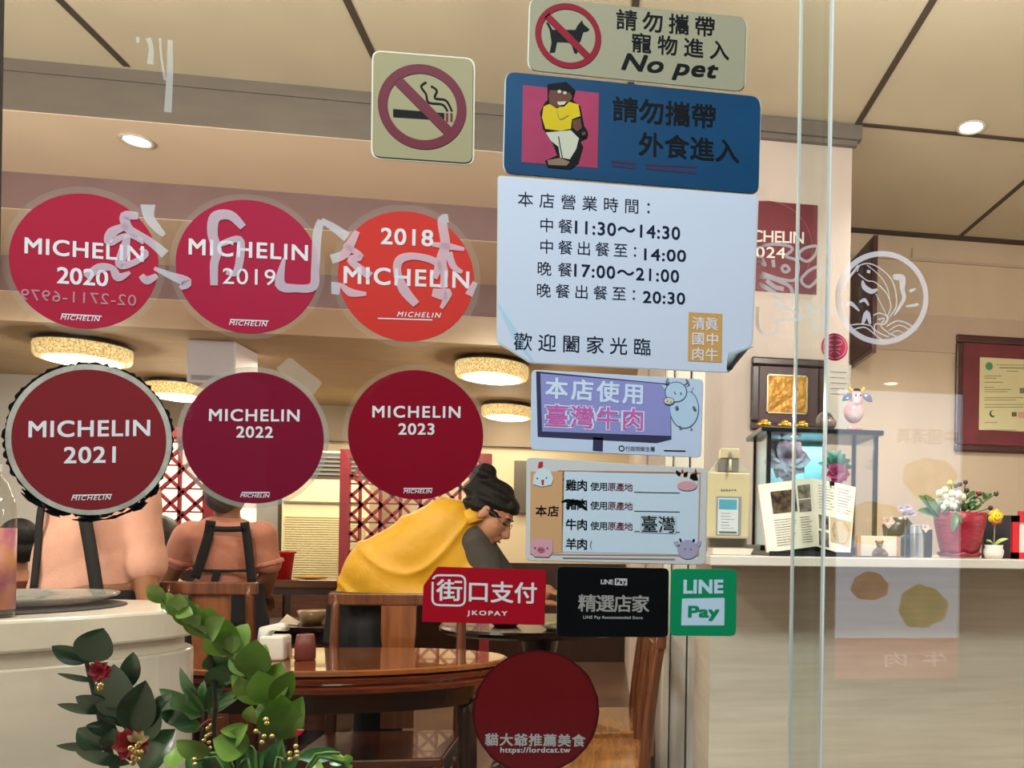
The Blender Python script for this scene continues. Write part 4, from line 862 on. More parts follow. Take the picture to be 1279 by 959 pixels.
def cert(lst, name, mt, sep=False): return (pieces if sep else strokes)([([zq(*p) for p in pp], wd) for pp, wd in lst], 0, mt, name, rt, Y=YC, sub=0)
grn = mat('seal_green', '#4f9a74', .5); b = B(); c3 = at(*zq(722, 305), YC); b.ngon([c3+V(((.026 if i % 2 else .020)*math.cos(i*math.pi/12), 0, (.026 if i % 2 else .020)*math.sin(i*math.pi/12))) for i in range(24)]); b.build('rosette', grn, rt)
inkc = mat('certificate_ink', '#8a8468', .6)
o = cert([([(690, y), (x, y)], .9) for y, x in ((370, 805), (385, 770), (412, 815), (445, 760), (460, 870), (475, 845), (515, 950), (530, 900), (560, 950), (578, 950), (680, 775), (730, 900))]+[([(770, 295), (990, 300)], .8), ([(790, 315), (990, 318)], 1.4), ([(835, 338), (920, 340)], .9)], 'printed_lines', inkc); o['kind'] = 'stuff'
b = B(); c3 = at(*zq(745, 622), YC); b.ngon([c3+V((.020*math.cos(t), 0, .020*math.sin(t))) for t in [math.radians(60+i*24) for i in range(11)]]+[c3+V((.006+.015*math.cos(t), 0, .004+.015*math.sin(t))) for t in [math.radians(300-i*24) for i in range(10)]]); b.build('crescent', mat('crescent_green', '#2e4a3c', .5), rt)
cert([([(872, 625), (905, 625)], 6)], 'emblem', mat('emblem_brown', '#6a5a40', .5)); cert([([(915, 630), (1000, 632)], 8)], 'pink_stamp', mat('stamp_pink', '#dca898', .5)); cert([([(925, 468), (965, 468)], 7)], 'code_patch', mat('patch_grey', '#77766e', .5))
rt, (sx0, sx1, sz0, sz1) = frame('plaque_frame', 'dark wooden frame holding a gold relief plate on the pink column', (938, 446), (1030, 541), 3.249, .035, mat('dark_walnut', '#33181c', .3, rgb2='#281115', scale=8, coat=.4), mat('walnut_mount', '#43202a', .4), ((958, 467), (1008, 518)), mat('gold_relief', '#a87a38', .4, metal=.6, bump=1.0, bscale=22))
b = B(); t_ = .006
for lo, hi in (((sx0, sz0), (sx1, sz0+t_)), ((sx0, sz1-t_), (sx1, sz1)), ((sx0, sz0), (sx0+t_, sz1)), ((sx1-t_, sz0), (sx1, sz1))): b.box((lo[0], 3.231, lo[1]), (hi[0], 3.236, hi[1]))
b.build('gilt_slip', mat('gilt', '#cdbb92', .25, metal=.5), rt)
# hanging plaque seen from the side
rt = thing('wall_plaque', 'dark maroon plaque projecting from the alcove wall beside the column', 'plaque', (1.35, 4.14, 2.236))
B().box((1.338, 3.95, 2.236), (1.362, 4.329, 2.84)).build('frame', mahog, rt, bevel=.003); B().box((1.334, 3.975, 2.262), (1.339, 4.31, 2.815)).build('panel', mat('plaque_dark', '#4a1c24', .35, var=.06, scale=6), rt)
b = B(); b.ball((1.333, 4.13, 2.55), (.003, .05, .10)); b.ball((1.333, 4.12, 2.70), (.003, .03, .05)); b.build('relief', mat('relief_grey', '#6e6e78', .4, rgb2='#4a3038', scale=20), rt, smooth=True)
# framed award sheet on the column
c0 = at(901, 247, 3.249); c1 = at(1019.5, 368, 3.249)
rt = thing('award_sheet', 'dark red square award sheet reading 2024 on the pink column', 'sheet', ((c0.x+c1.x)/2, 3.249, c1.z))
B().box((c0.x, 3.2465, c1.z), (c1.x, 3.249, c0.z)).build('sheet', mat('award_wine', '#6f1a2c', .4, rgb2='#5d1524', scale=6), rt)
Yq = 3.2462
def wtext(body, bl, br, h, mt, **k):
    O = at(bl[0], bl[1], Yq); text(body, O, at(br[0], br[1], Yq)-O, V((0, 0, (at(bl[0], bl[1]-h, Yq)-O).length)), mt, rt, **k)
wtext('MICHELIN', (920, 301), (1004, 304.5), 15, wink, bold=.012); wtext('2024', (931, 321), (981, 323), 14, wink, bold=.012)
b = B(); cc = at(960, 307, Yq); b.tube([cc+V((.185*math.cos(t*math.pi/24), 0, .185*math.sin(t*math.pi/24))) for t in range(49)], .0016, n=5); b.build('circle', mat('circle_rose', '#a05060', .5), rt)
# ------------------------------------------------------------------ lamps
glow = mat('lamp_glow', '#fff3d2', .4, emit=4.5); crystal = mat('crystal_band', '#ffe9ae', .2, emit=0.9, rgb2='#b98a3a', scale=90, bump=.6, bscale=120)
ringk = mat('lamp_ring', '#3a3026', .3, metal=.5)
def chandelier(px, py, Y, r, lab, pw):
    p = at(px, py, Y); rt = thing('ceiling_lamp', lab, 'lamp', (p.x, Y, 2.5), 'crystal drum lamps on the dining hall ceiling')
    b = B(); b.lathe((p.x, Y, 2.5), [(0, 0), (r*.9, 0), (r*.9, -.02), (r*1.02, -.022), (r*1.02, -.032), (0, -.032)], 40); b.build('rim', ringk, rt)
    b = B(); b.lathe((p.x, Y, 2.5), [(r*.98, -.033), (r, -.045), (r*.99, -.105), (r*.95, -.125), (r*.8, -.130)], 40); b.build('crystal_band', crystal, rt, smooth=True)
    b = B(); b.lathe((p.x, Y, 2.5), [(r*.86, -.12), (r*.8, -.134), (r*.4, -.150), (0, -.155)], 40); b.build('diffuser', glow, rt, smooth=True)
    light('lamp_light', 'POINT', (p.x, Y, 2.30), pw, LW, .12)
chandelier(105, 430, 5.85, .265, 'round crystal ceiling lamp just above the 2021 sticker', 34)
chandelier(615, 455, 5.82, .25, 'round crystal ceiling lamp between the 2023 sticker and the hours sheet, the larger one', 34)
chandelier(634, 508, 7.70, .235, 'round crystal ceiling lamp farther in the hall, just above the lilac notice level', 26)
chandelier(226, 485, 7.25, .25, 'round crystal ceiling lamp glowing between the 2021 and 2022 stickers', 26)
def downlight(p, lab, pw, em=14.0):
    rt = thing('downlight', lab, 'lamp', p, 'recessed downlights'); p = V(p)
    b = B(); b.lathe(p, [(.058, -.001), (.062, -.006), (.050, -.008), (.044, -.002)], 32); b.build('bezel', mat('bezel_white', '#d5cfc4', .3), rt, smooth=True)
    b = B(); b.lathe(p, [(.044, -.003), (.03, -.010), (0, -.013)], 32); b.build('lens', mat('downlight_glow', '#fff6e6', .4, emit=em), rt, smooth=True)
    if pw: light('downlight_light', 'SPOT', p+V((0, 0, -.03)), pw, LN, .04, p+V((0, 0, -1)), spot=2.2)
p = atz(171, 175, 2.81); downlight(p, 'small lit downlight in the cream soffit above the 2020 sticker', 45)
p = atz(1213, 158, 3.0); downlight(p, 'downlight in the ceiling panel above the certificate', 120)
p = at(233, 444, 5.6); r_ = at(293, 480, 5.6)
rt = thing('ceiling_unit', 'pale box-shaped unit under the hall ceiling, just above the 2022 sticker', 'air conditioner', ((p.x+r_.x)/2, 5.75, r_.z))
B().box((p.x, 5.6, r_.z), (r_.x, 5.95, 2.499)).build('housing', mat('unit_white', '#d3cfdb', .5), rt, bevel=.01); B().box((p.x+.03, 5.594, r_.z+.02), (r_.x-.03, 5.602, r_.z+.05)).build('outlet', mat('unit_grey', '#9a98a2', .5), rt)
# ------------------------------------------------------------------ left marble counter
mar_m = mat('grey_marble', '#d3cec4', .14, rgb2='#c2bcb2', scale=3, stretch=(1, 1, 3)); mar_t = mat('marble_top', '#d9d3c6', .25, rgb2='#cbc4b6', scale=5)
OUT = [V((x, y, 0)) for x, y in ((-2.95, 1.45), (-2.3, 1.58), (-1.75, 1.79), (-1.36, 2.05), (-1.19, 2.24), (-1.13, 2.38), (-1.15, 2.50), (-1.25, 2.61), (-1.41, 2.68), (-1.65, 2.72), (-2.0, 2.74), (-2.95, 2.75))]
def outline(ins, z):
    P, _ = smooth_path(OUT, 0, 4); c = V((-2.2, 2.3, 0)); return [V((q_.x, q_.y, z))+(c-q_).normalized()*ins for q_ in P]
rt = thing('reception_counter', 'rounded pale marble counter with a thick top slab, behind the potted plants', 'counter', (-2.0, 2.3, 0))
B().prism(outline(0, .972), (0, 0, .078)).build('top_slab', mar_t, rt, bevel=.008)
B().prism(outline(.035, .935), (0, 0, .037)).build('neck', mar_t, rt)
B().prism(outline(.012, 0), (0, 0, .935)).build('body', mar_m, rt, bevel=.006)
c3 = atz(40, 760, 1.05); o = B().lathe((c3.x-.11, c3.y+.03, 1.05), [(0, .006), (.27, .006), (.285, .003), (.285, 0), (0, 0)], 40).build('stone_disc', mat('black_stone', '#1d1b1a', .5, var=.3, scale=60)); tag(o, 'flat black stone disc lying on the marble counter', 'disc')
o = B().lathe((c3.x-.12, c3.y+.09, 1.056), [(0, .004), (.20, .004), (.245, .018), (.25, .026), (.244, .026), (.20, .010), (0, .010)], 40).build('glass_tray', mat('tray_glass', '#b9b7ae', .08, alpha=.55, spec=.9), smooth=True); tag(o, 'shallow glass tray on the black stone disc', 'tray')
Yo = 2.12; p = at(-11, 773, Yo); hb = at(-11, 590, Yo).z-1.05
rt = thing('drink_bottle', 'clear plastic bottle with a purple label at the picture edge, on the marble counter', 'bottle', (p.x, Yo, 1.05))
b = B(); b.lathe((p.x, Yo, 1.05), [(0, 0), (.040, 0), (.043, .01), (.043, hb*.74), (.040, hb*.82), (.026, hb*.93), (.014, hb*.98), (.014, hb), (0, hb)]); b.build('bottle', glassmat('bottle_plastic', (.86, .86, .82)), rt, smooth=True)
b = B(); b.lathe((p.x, Yo, 1.05), [(.0436, .02), (.0438, hb*.62)]); b.build('label', mat('purple_label', '#8d3f7d', .4, rgb2='#c98a4a', scale=18), rt, smooth=True)
b = B(); b.lathe((p.x, Yo, 1.05), [(0, hb+.001), (.016, hb+.001), (.016, hb+.02), (0, hb+.02)]); b.build('cap', mat('cap_white', '#dcdcdc', .4), rt)
# ------------------------------------------------------------------ plants low on the left
Lg = mat('leaf_bright', '#7da338', .32, rgb2='#577f26', scale=16, coat=.3); Lg2 = mat('leaf_fresh', '#9cbb52', .32, rgb2='#6c9636', scale=14); Ld = mat('leaf_dark', '#35573a', .25, rgb2='#264630', scale=8, coat=.4); Lm = mat('leaf_medium', '#3f7034', .3, rgb2='#2f5a28', scale=10, coat=.2)
stemd = mat('stem_dark', '#2b241c', .5)
def leafset(f, lst, parent, mt, Y, rnd=.35, name='leaf'):
    for i, l in enumerate(lst):
        x0, y0, x1, y1, w_ = l[:5]; d0, d1 = (l[5], l[6]) if len(l) > 6 else (0, random.uniform(-.03, .02))
        a = at(*f(x0, y0), Y+d0); t = at(*f(x1, y1), Y+d1); wm = w_*1.18*SCL*(Y/F)
        nr = l[7] if len(l) > 7 else (random.uniform(-rnd, rnd), -1, random.uniform(-.1, .5))
        b = B(); b.leaf(a, t, wm, nr, fold=random.uniform(.12, .3), bend=random.uniform(.02, .12), shape=.9, n=10); b.build(name, mt, parent, smooth=True)
def potfor(rt, x, Y, r, zt_, name='pot'):
    b = B(); b.lathe((x, Y, 0), [(0, .0), (r*.72, 0), (r, zt_), (r*.9, zt_), (r*.86, zt_-.03), (0, zt_-.03)]); b.build(name, mat('planter_black', '#2a2624', .4), rt, smooth=True)
# tall glossy stem
f = zmap(180, 720, .2493); SCL = .2493; Yz = 1.38
px_ = at(355, 985, Yz); zpot = .62
rt = thing('glossy_plant', 'tall arching stem of fat glossy green leaves reaching up over the marble counter edge', 'plant', (px_.x, Yz, 0))
potfor(rt, px_.x, Yz, .062, zpot)
sp = [at(*f(x, y), Yz) for x, y in ((55, 75), (160, 190), (260, 265), (345, 320), (440, 405), (540, 520), (610, 640), (660, 760), (692, 900), (700, 1010))]+[V((px_.x, Yz, zpot-.03))]
b = B(); b.tube(sp, [.0012, .002, .0025, .003, .0035, .004, .0045, .0055, .006, .007, .008], sub=4); b.build('stem', mat('stem_lush', '#4a6a28', .4), rt, smooth=True)
leafset(f, [(110, 130, 18, 42, 62), (150, 195, 115, 80, 62), (180, 215, 178, 85, 90), (165, 175, 245, 190, 60), (230, 255, 205, 105, 95), (235, 250, 262, 135, 95), (300, 305, 252, 140, 105), (330, 320, 325, 150, 100), (330, 310, 405, 200, 90), (425, 395, 352, 250, 125), (435, 390, 415, 215, 120), (445, 400, 520, 235, 120), (540, 500, 470, 350, 110), (545, 500, 560, 315, 130), (555, 505, 608, 340, 90), (625, 640, 570, 470, 115), (625, 630, 690, 430, 150), (650, 640, 745, 470, 90), (705, 815, 690, 590, 170), (720, 800, 795, 600, 100), (640, 720, 600, 610, 80)], rt, Lg, Yz)
leafset(f, [(560, 740, 540, 645, 80), (590, 720, 605, 640, 40), (560, 620, 480, 500, 110), (590, 640, 440, 490, 80)], rt, Lg2, Yz+.03)
b = B(); b.tube([at(*f(x, y), Yz+.04) for x, y in ((320, 340), (345, 480), (360, 640), (380, 900))]+[V((px_.x, Yz+.02, zpot-.03))], .004, sub=4); b.build('stem', stemd, rt, smooth=True)
leafset(f, [(380, 470, 340, 380, 90), (400, 500, 440, 400, 110), (420, 480, 480, 500, 90), (350, 560, 400, 440, 90)], rt, Lm, Yz+.05)
# plant of narrow leaves
Yn = 1.58; pn = at(265, 985, Yn)
rt = thing('narrow_leaved_plant', 'plant of narrow pointed dark green leaves fanning out, between two taller plants', 'plant', (pn.x, Yn, 0)); potfor(rt, pn.x, Yn+.02, .062, .60)
leafset(f, [(300, 680, 75, 562, 62), (310, 670, 180, 455, 48), (315, 670, 402, 472, 52), (325, 690, 505, 552, 44), (290, 745, 78, 690, 52), (300, 690, 205, 558, 42), (320, 690, 470, 610, 40), (300, 660, 300, 520, 44), (300, 760, 130, 720, 60), (290, 700, 50, 640, 70), (330, 680, 350, 560, 40)], rt, Lm, Yn)
b = B(); b.tube([at(*f(310, 670), Yn), at(*f(300, 800), Yn+.01), at(*f(290, 960), Yn+.02), V((pn.x, Yn+.02, .57))], .004, sub=4); b.build('stem', stemd, rt, smooth=True)
b = B(); b.tube([at(*f(270, 770), Yn-.03), at(*f(320, 725), Yn-.04), at(*f(400, 705), Yn-.04)], [.002, .003, .001], sub=5); b.build('red_twig', mat('twig_red', '#7c2420', .5), rt)
def beads(parent, pts, Y, r=.0035, name='bead'):
    for (x, y) in pts: b = B(); b.ball(at(*f(x, y), Y), r, 8); b.build(name, mat('bead_gold', '#d9c27a', .2, metal=.7), parent, smooth=True)
beads(rt, [(318, 760), (335, 745), (350, 762), (345, 782), (328, 790), (312, 800), (300, 820), (325, 830), (330, 858), (298, 855), (310, 875), (338, 885)], Yn-.05)
# low mixed leaves
Yl = 1.20; pl_ = at(330, 1000, Yl)
rt = thing('broad_leaved_plant', 'low plant of broad light green leaves at the bottom edge, hung with gold beads', 'plant', (pl_.x, Yl, 0)); potfor(rt, pl_.x, Yl+.0, .06, .66)
leafset(f, [(530, 850, 345, 815, 130), (330, 890, 160, 820, 90), (430, 850, 520, 740, 60), (520, 760, 380, 770, 60), (420, 920, 470, 800, 60)], rt, Lg2, Yl)
leafset(f, [(480, 990, 600, 890, 150), (560, 1000, 690, 820, 60), (640, 1010, 655, 840, 60), (980, 885, 765, 905, 62), (300, 1000, 240, 860, 80), (440, 1000, 330, 905, 100), (380, 990, 350, 870, 90), (700, 960, 770, 920, 70)], rt, Lm, Yl+.03)
leafset(f, [(1045, 945, 925, 985, 70), (1000, 900, 930, 940, 60), (830, 955, 900, 975, 60), (1030, 935, 1010, 890, 40), (150, 960, 160, 860, 70)], rt, Lg2, Yl+.01)
b = B()
for (x, y) in ((530, 850), (330, 890), (980, 885), (1000, 930), (480, 950), (250, 930), (700, 930)): b.tube([at(*f(x, y), Yl), at(*f((x+600)/2, 1000), Yl), V((pl_.x, Yl, .63))], .0025, n=6, sub=3)
b.build('stems', MATS['stem_lush'], rt, smooth=True)
beads(rt, [(560, 775), (600, 800), (590, 830), (615, 735), (610, 715), (640, 800), (760, 850), (765, 880), (730, 885), (730, 915), (765, 900), (250, 915), (255, 940)], Yl-.02)
b = B(); b.prism([at(*f(x, y), Yl-.02) for x, y in ((765, 770), (800, 768), (785, 790), (760, 805))], (0, .003, 0)); b.build('red_ribbon', mat('ribbon_red', '#c0182a', .35), rt)
# dark plant at the marble
f = zmap(50, 720, .249); SCL = .249; Yk = 1.40; pk_ = at(145, 985, Yk)
rt = thing('dark_leaved_plant', 'dark green leafy stem with red ribbon flowers against the marble counter', 'plant', (pk_.x, Yk, 0)); potfor(rt, pk_.x, Yk, .062, .60)
b = B(); b.tube([at(*f(x, y), Yk) for x, y in ((232, 425), (262, 540), (312, 740), (350, 900), (375, 1010))]+[V((pk_.x, Yk, .57))], [.003, .004, .005, .006, .007, .008], sub=4); b.build('stem', stemd, rt, smooth=True)
leafset(f, [(235, 432, 58, 348, 68, 0, -.02), (240, 430, 318, 258, 130, 0, -.01), (300, 525, 85, 485, 24), (360, 655, 178, 602, 70), (310, 685, 85, 640, 36), (455, 755, 280, 690, 26), (430, 730, 370, 440, 160), (450, 560, 468, 378, 70), (470, 790, 530, 520, 130), (520, 820, 590, 620, 120), (330, 852, 80, 848, 36), (455, 940, 180, 880, 50), (520, 985, 680, 765, 160), (390, 775, 230, 745, 60), (420, 700, 340, 640, 90), (380, 860, 370, 760, 90), (590, 680, 660, 590, 70), (330, 870, 190, 760, 90), (760, 740, 605, 680, 60)], rt, Ld, Yk)
rr = mat('ribbon_crimson', '#a3142a', .4, var=.15, scale=30)
for (x, y, r_) in ((480, 830, .030), (318, 470, .020)):
    p = at(*f(x, y), Yk-.05); b = B()
    for k in range(9):
        a = k*2.399; d = V((math.cos(a), -.5, math.sin(a))); b.leaf(p, p+d.normalized()*r_, r_*.8, (0, -1, .2), fold=.4, bend=.2, n=5)
    b.build('ribbon_flower', rr, rt, smooth=True)
beads(rt, [(470, 870), (490, 850), (500, 835), (455, 860), (485, 880), (505, 880), (470, 905), (490, 915), (465, 935), (300, 560), (305, 545)], Yk-.085, .0042)
b = B(); p = at(*f(500, 825), Yk-.09)
for k in range(4): a = .5+k*.7; b.leaf(p, p+V((math.cos(a)*.018, -.004, math.sin(a)*.018)), .010, (0, -1, 0), n=5)
b.build('gold_petals', mat('petal_gold', '#cdb98a', .3, metal=.4), rt, smooth=True)
# ------------------------------------------------------------------ wooden furniture
rosew = wood('rosewood', '#6f3a20', '#4d2413', .22, 0, .5); rosev = wood('rosewood_upright', '#7a4526', '#552a16', .3, 2, .3); honey = wood('honey_wood', '#b5793a', '#8f5726', .25, 0, .5); dkw = wood('dark_table_wood', '#331a10', '#20100a', .25, 0, .4)
zT = .82
fr = atz(430, 838, zT); tipx = atz(629, 826, zT).x
ca, cb = .60, .29; tcx = tipx-ca; tcy = fr.y+cb
rt = thing('dining_table', 'glossy oval wooden dining table with the tissue pack on it', 'table', (tcx, tcy, 0))
def oval(z, ga, gb, n=64): return (V((tcx, tcy, z)), V((ca+ga, 0, 0)), V((0, cb+gb, 0)))
b = B(); b.loft([oval(zT-.022, -.02, -.02), oval(zT-.018, 0, 0), oval(zT-.004, 0, 0), oval(zT, -.008, -.008)], 72); b.build('tabletop', wood('table_gloss', '#9a5a2b', '#7a4220', .08, 0, 1.0), rt)
b = B(); b.loft([oval(zT-.085, -.03, -.03), oval(zT-.078, -.012, -.012), oval(zT-.062, -.006, -.006), oval(zT-.055, -.02, -.02), oval(zT-.045, -.008, -.008), oval(zT-.03, -.002, -.002), oval(zT-.0225, -.02, -.02)], 72); b.build('moulded_edge', wood('edge_red', '#7c3a22', '#5c2817', .15, 0, .6), rt)
b = B(); b.loft([oval(zT-.16, -.12, -.10), oval(zT-.0855, -.10, -.08)], 64); b.build('apron', dkw, rt)
for sx in (-1, 1):
    for sy in (0,):
        x, y = tcx+sx*.47, tcy; b = B(); b.box((x-.035, y-.2, 0), (x+.035, y+.2, .05)); b.tube([V((x, y, 0)), V((x+sx*.01, y, .1)), V((x, y, .4)), V((x-sx*.01, y, zT-.15))], [.03, .028, .03, .036], n=10, sub=4); b.build('leg', dkw, rt, smooth=True)
# tissue pack and cup
Yt = tcy-.04
p = at(342, 838, Yt); rt = thing('tissue_pack', 'white tissue pack with a sheet pulled up, on the oval table', 'tissues', (p.x, Yt, zT))
hw = .040; hz = .085
b = B(); b.box((p.x-hw, Yt-.03, zT), (p.x+hw, Yt+.05, zT+hz)); b.build('pack', mat('tissue_white', '#e9e7df', .7, bump=.2, bscale=40), rt, bevel=.008)
b = B(); b.loft([(V((p.x-.035, Yt, zT+hz-.01)), V((.02, 0, 0)), V((0, .02, .01))), (V((p.x-.02, Yt, zT+hz+.025)), V((.03, 0, .0)), V((0, .004, .008))), (V((p.x+.03, Yt, zT+hz+.03)), V((.02, 0, -.006)), V((0, .003, .014)))], 12); b.build('tissue', MATS['tissue_white'], rt, smooth=True)
p = at(381, 828, Yt); b = B(); b.lathe((p.x, Yt, zT), [(0, 0), (.030, 0), (.034, .006), (.033, .05), (.028, .088), (.022, .090), (.020, .084), (0, .084)]); o = b.build('cup', mat('brown_clay', '#6d3230', .45), smooth=True); tag(o, 'reddish brown clay cup beside the white tissue pack', 'cup')
def chair(x, y, rz, lab, h=1.02, w_=.50, mt=None, seat=None, group='wooden dining chairs'):
    mt = mt or rosev; rt = thing('wooden_chair', lab, 'chair', (x, y, 0), group)
    def add(b, n, m_=None, **k): return b.build(n, m_ or mt, rt, **k)
    o0 = V((x, y, 0)); h2 = w_/2
    b = B(); b.box(o0+V((-h2, -.22, .42)), o0+V((h2, .22, .455))); add(b, 'seat', seat or rosew, bevel=.008)
    for sx in (-1, 1):
        b = B(); b.box(o0+V((sx*h2-.018-sx*.018, -.22, 0)), o0+V((sx*h2+.018-sx*.018, -.185, .42))); add(b, 'leg', bevel=.003)
        b = B(); xx = sx*(h2-.02); b.tube([o0+V((xx, .205, 0)), o0+V((xx, .205, .42)), o0+V((xx, .235, .75)), o0+V((xx, .262, h-.01))], [.020, .021, .020, .018], n=8, sub=4); add(b, 'leg', smooth=True)
    b = B(); b.box(o0+V((-h2-.01, .245, h-.05)), o0+V((h2+.01, .275, h))); add(b, 'top_rail', bevel=.006)
    b = B(); b.prism([o0+V((sx_, .235, z_)) for sx_, z_ in ((-.065, .46), (.065, .46), (.065, .58), (.055, .72), (.068, .85), (.068, h-.05), (-.068, h-.05), (-.068, .85), (-.055, .72), (-.065, .58))], (0, .015, 0)); add(b, 'splat', wood('splat_wood', '#95592f', '#764020', .3, 2, .3))
    b = B(); b.box(o0+V((-h2, .205, .24)), o0+V((h2, .225, .28))); add(b, 'stretcher'); b = B(); b.box(o0+V((-h2+.01, -.205, .36)), o0+V((h2-.01, .205, .42))); add(b, 'seat_frame', dkw)
    rt.rotation_euler.z = rz; return rt
pc = at(500, 741, 3.5); chair(pc.x, 3.24, 0, 'empty wooden chair at the oval table, its carved back before the person in yellow', h=pc.z, w_=.54)
chair(.20-.26, 3.02, -math.pi/2, 'wooden chair by the column, the nearer of two with glossy honey seats', h=.93, seat=honey)
chair(.20-.26, 3.62, -math.pi/2, 'wooden chair farther along the column, behind the nearer honey-seated chair', h=.93, seat=honey)
pc = at(259, 727, 3.38); chair(pc.x, 3.66, math.pi, 'wooden chair between the two people in aprons, top rail just above the plant', h=pc.z, w_=.33)
# second table with dishes
p = V((-.34, 4.45, 0)); rt = thing('round_table', 'dark round table set with dishes, beyond the person in yellow', 'table', (p.x, 4.45, 0))
b = B(); b.lathe((p.x, 4.45, 0), [(0, .76), (.50, .76), (.52, .772), (.52, .788), (.51, .80), (0, .80)], 48); b.build('tabletop', dkw, rt)
b = B(); b.lathe((p.x, 4.45, 0), [(0, 0), (.26, 0), (.24, .05), (.07, .12), (.06, .5), (.10, .70), (.2, .76), (0, .76)], 24); b.build('pedestal', dkw, rt, smooth=True)
def dish(x, y, z, r, col, lab, food=None, name='plate', cat='plate', hgt=.03):
    rt = thing(name, lab, cat, (x, y, z), 'dishes on the dining tables')
    b = B(); b.lathe((x, y, z), [(0, 0), (r*.6, 0), (r, hgt), (r*.96, hgt), (r*.58, .006), (0, .006)], 28); b.build('bowl' if hgt > .03 else 'rim', mat('dish_'+col[1:], col, .25), rt, smooth=True)
    if food: b = B(); b.ball((x, y, z+hgt*.7), (r*.72, r*.72, .022)); b.build('food', mat('food_'+food[1:], food, .5, rgb2='#8c5a2a', scale=30, bump=.8, bscale=50), rt, smooth=True)
dish(p.x+.12, 4.10, .80, .10, '#c9c2b4', 'plate of green vegetables at the near rim of the round table', '#8a9a3e'); dish(p.x-.16, 4.25, .80, .09, '#a33a34', 'red dish on the round table beyond the black payment sticker', '#c77a3a'); dish(p.x+.2, 4.42, .80, .11, '#d5cdbf', 'white plate of brown food in the middle of the round table', '#a86a3a')
# sideboard with bucket
p0 = at(300, 723, 5.1); p1 = at(418, 723, 5.1)
rt = thing('sideboard', 'low dark wooden sideboard carrying the red bucket', 'sideboard', ((p0.x+p1.x)/2, 5.3, 0))
B().box((p0.x-.02, 5.08, p0.z-.05), (p1.x+.02, 5.55, p0.z-.002)).build('top', rosew, rt, bevel=.005); B().box((p0.x, 5.1, 0), (p1.x, 5.52, p0.z-.05)).build('body', dkw, rt)
for i in range(2): w2 = (p1.x-p0.x)/2; B().box((p0.x+w2*i+.02, 5.085, .08), (p0.x+w2*(i+1)-.02, 5.1, p0.z-.09)).build('door', rosew, rt, bevel=.004)
zs = p0.z-.002
p = at(350, 722, 5.25); rt = thing('bucket', 'red plastic bucket with a gold label on the sideboard', 'bucket', (p.x, 5.25, zs)); hb = .165
b = B(); b.lathe((p.x, 5.25, zs), [(0, 0), (.060, 0), (.076, hb-.012), (.086, hb-.010), (.087, hb), (.074, hb), (.058, .008), (0, .008)], 28); b.build('pail', mat('bucket_red', '#c4171f', .35), rt, smooth=True)
b = B(); b.prism(rounded([V((p.x-.028, 5.25-.0735, zs+.075)), V((p.x+.028, 5.25-.0735, zs+.075)), V((p.x+.03, 5.25-.0785, zs+.125)), V((p.x-.03, 5.25-.0785, zs+.125))], .006), (0, .012, 0)); b.build('label', mat('label_gold', '#c9a04a', .4, rgb2='#8a5a2a', scale=60), rt)
p = at(388, 720, 5.2); o = B().ball((p.x, 5.2, zs+.012), (.10, .06, .012)).build('folded_cloth', mat('mustard_cloth', '#c98f2c', .8, bump=.4, bscale=30), smooth=True); tag(o, 'flat mustard cloth lying next to the red bucket', 'cloth')
# third table with bowls, before the sideboard
p = at(385, 785, 4.45); rt = thing('side_table', 'dark wooden table with bowls in front of the sideboard', 'table', (p.x, 4.5, 0))
B().box((p.x-.42, 4.28, .76), (p.x+.22, 4.8, .79)).build('tabletop', dkw, rt, bevel=.006); B().box((p.x-.38, 4.32, .70), (p.x+.18, 4.76, .76)).build('apron', dkw, rt)
for sx in (-.37, .17):
    for y in (4.33, 4.75): B().box((p.x+sx-.02, y-.02, 0), (p.x+sx+.02, y+.02, .70)).build('leg', dkw, rt)
dish(p.x+.02, 4.45, .79, .075, '#a88a64', 'tan bowl on the side table beside a folded paper', '#c9a878', 'bowl', 'bowl', .07); 
b = B(); b.box((p.x+.105, 4.38, .79), (p.x+.205, 4.50, .87)); o = b.build('paper_box', mat('box_print', '#a8683f', .5, rgb2='#c9a98a', scale=40), bevel=.003); tag(o, 'small brown printed box at the end of the side table', 'box')
o = B().prism([V((p.x-.13, 4.40, .791)), V((p.x-.02, 4.36, .791)), V((p.x-.06, 4.50, .791)), V((p.x-.13, 4.52, .83))], (0, 0, .004)).build('folded_paper', mat('paper_cream', '#ddd0b4', .6)); tag(o, 'folded cream paper lying beside the tan bowl', 'paper')
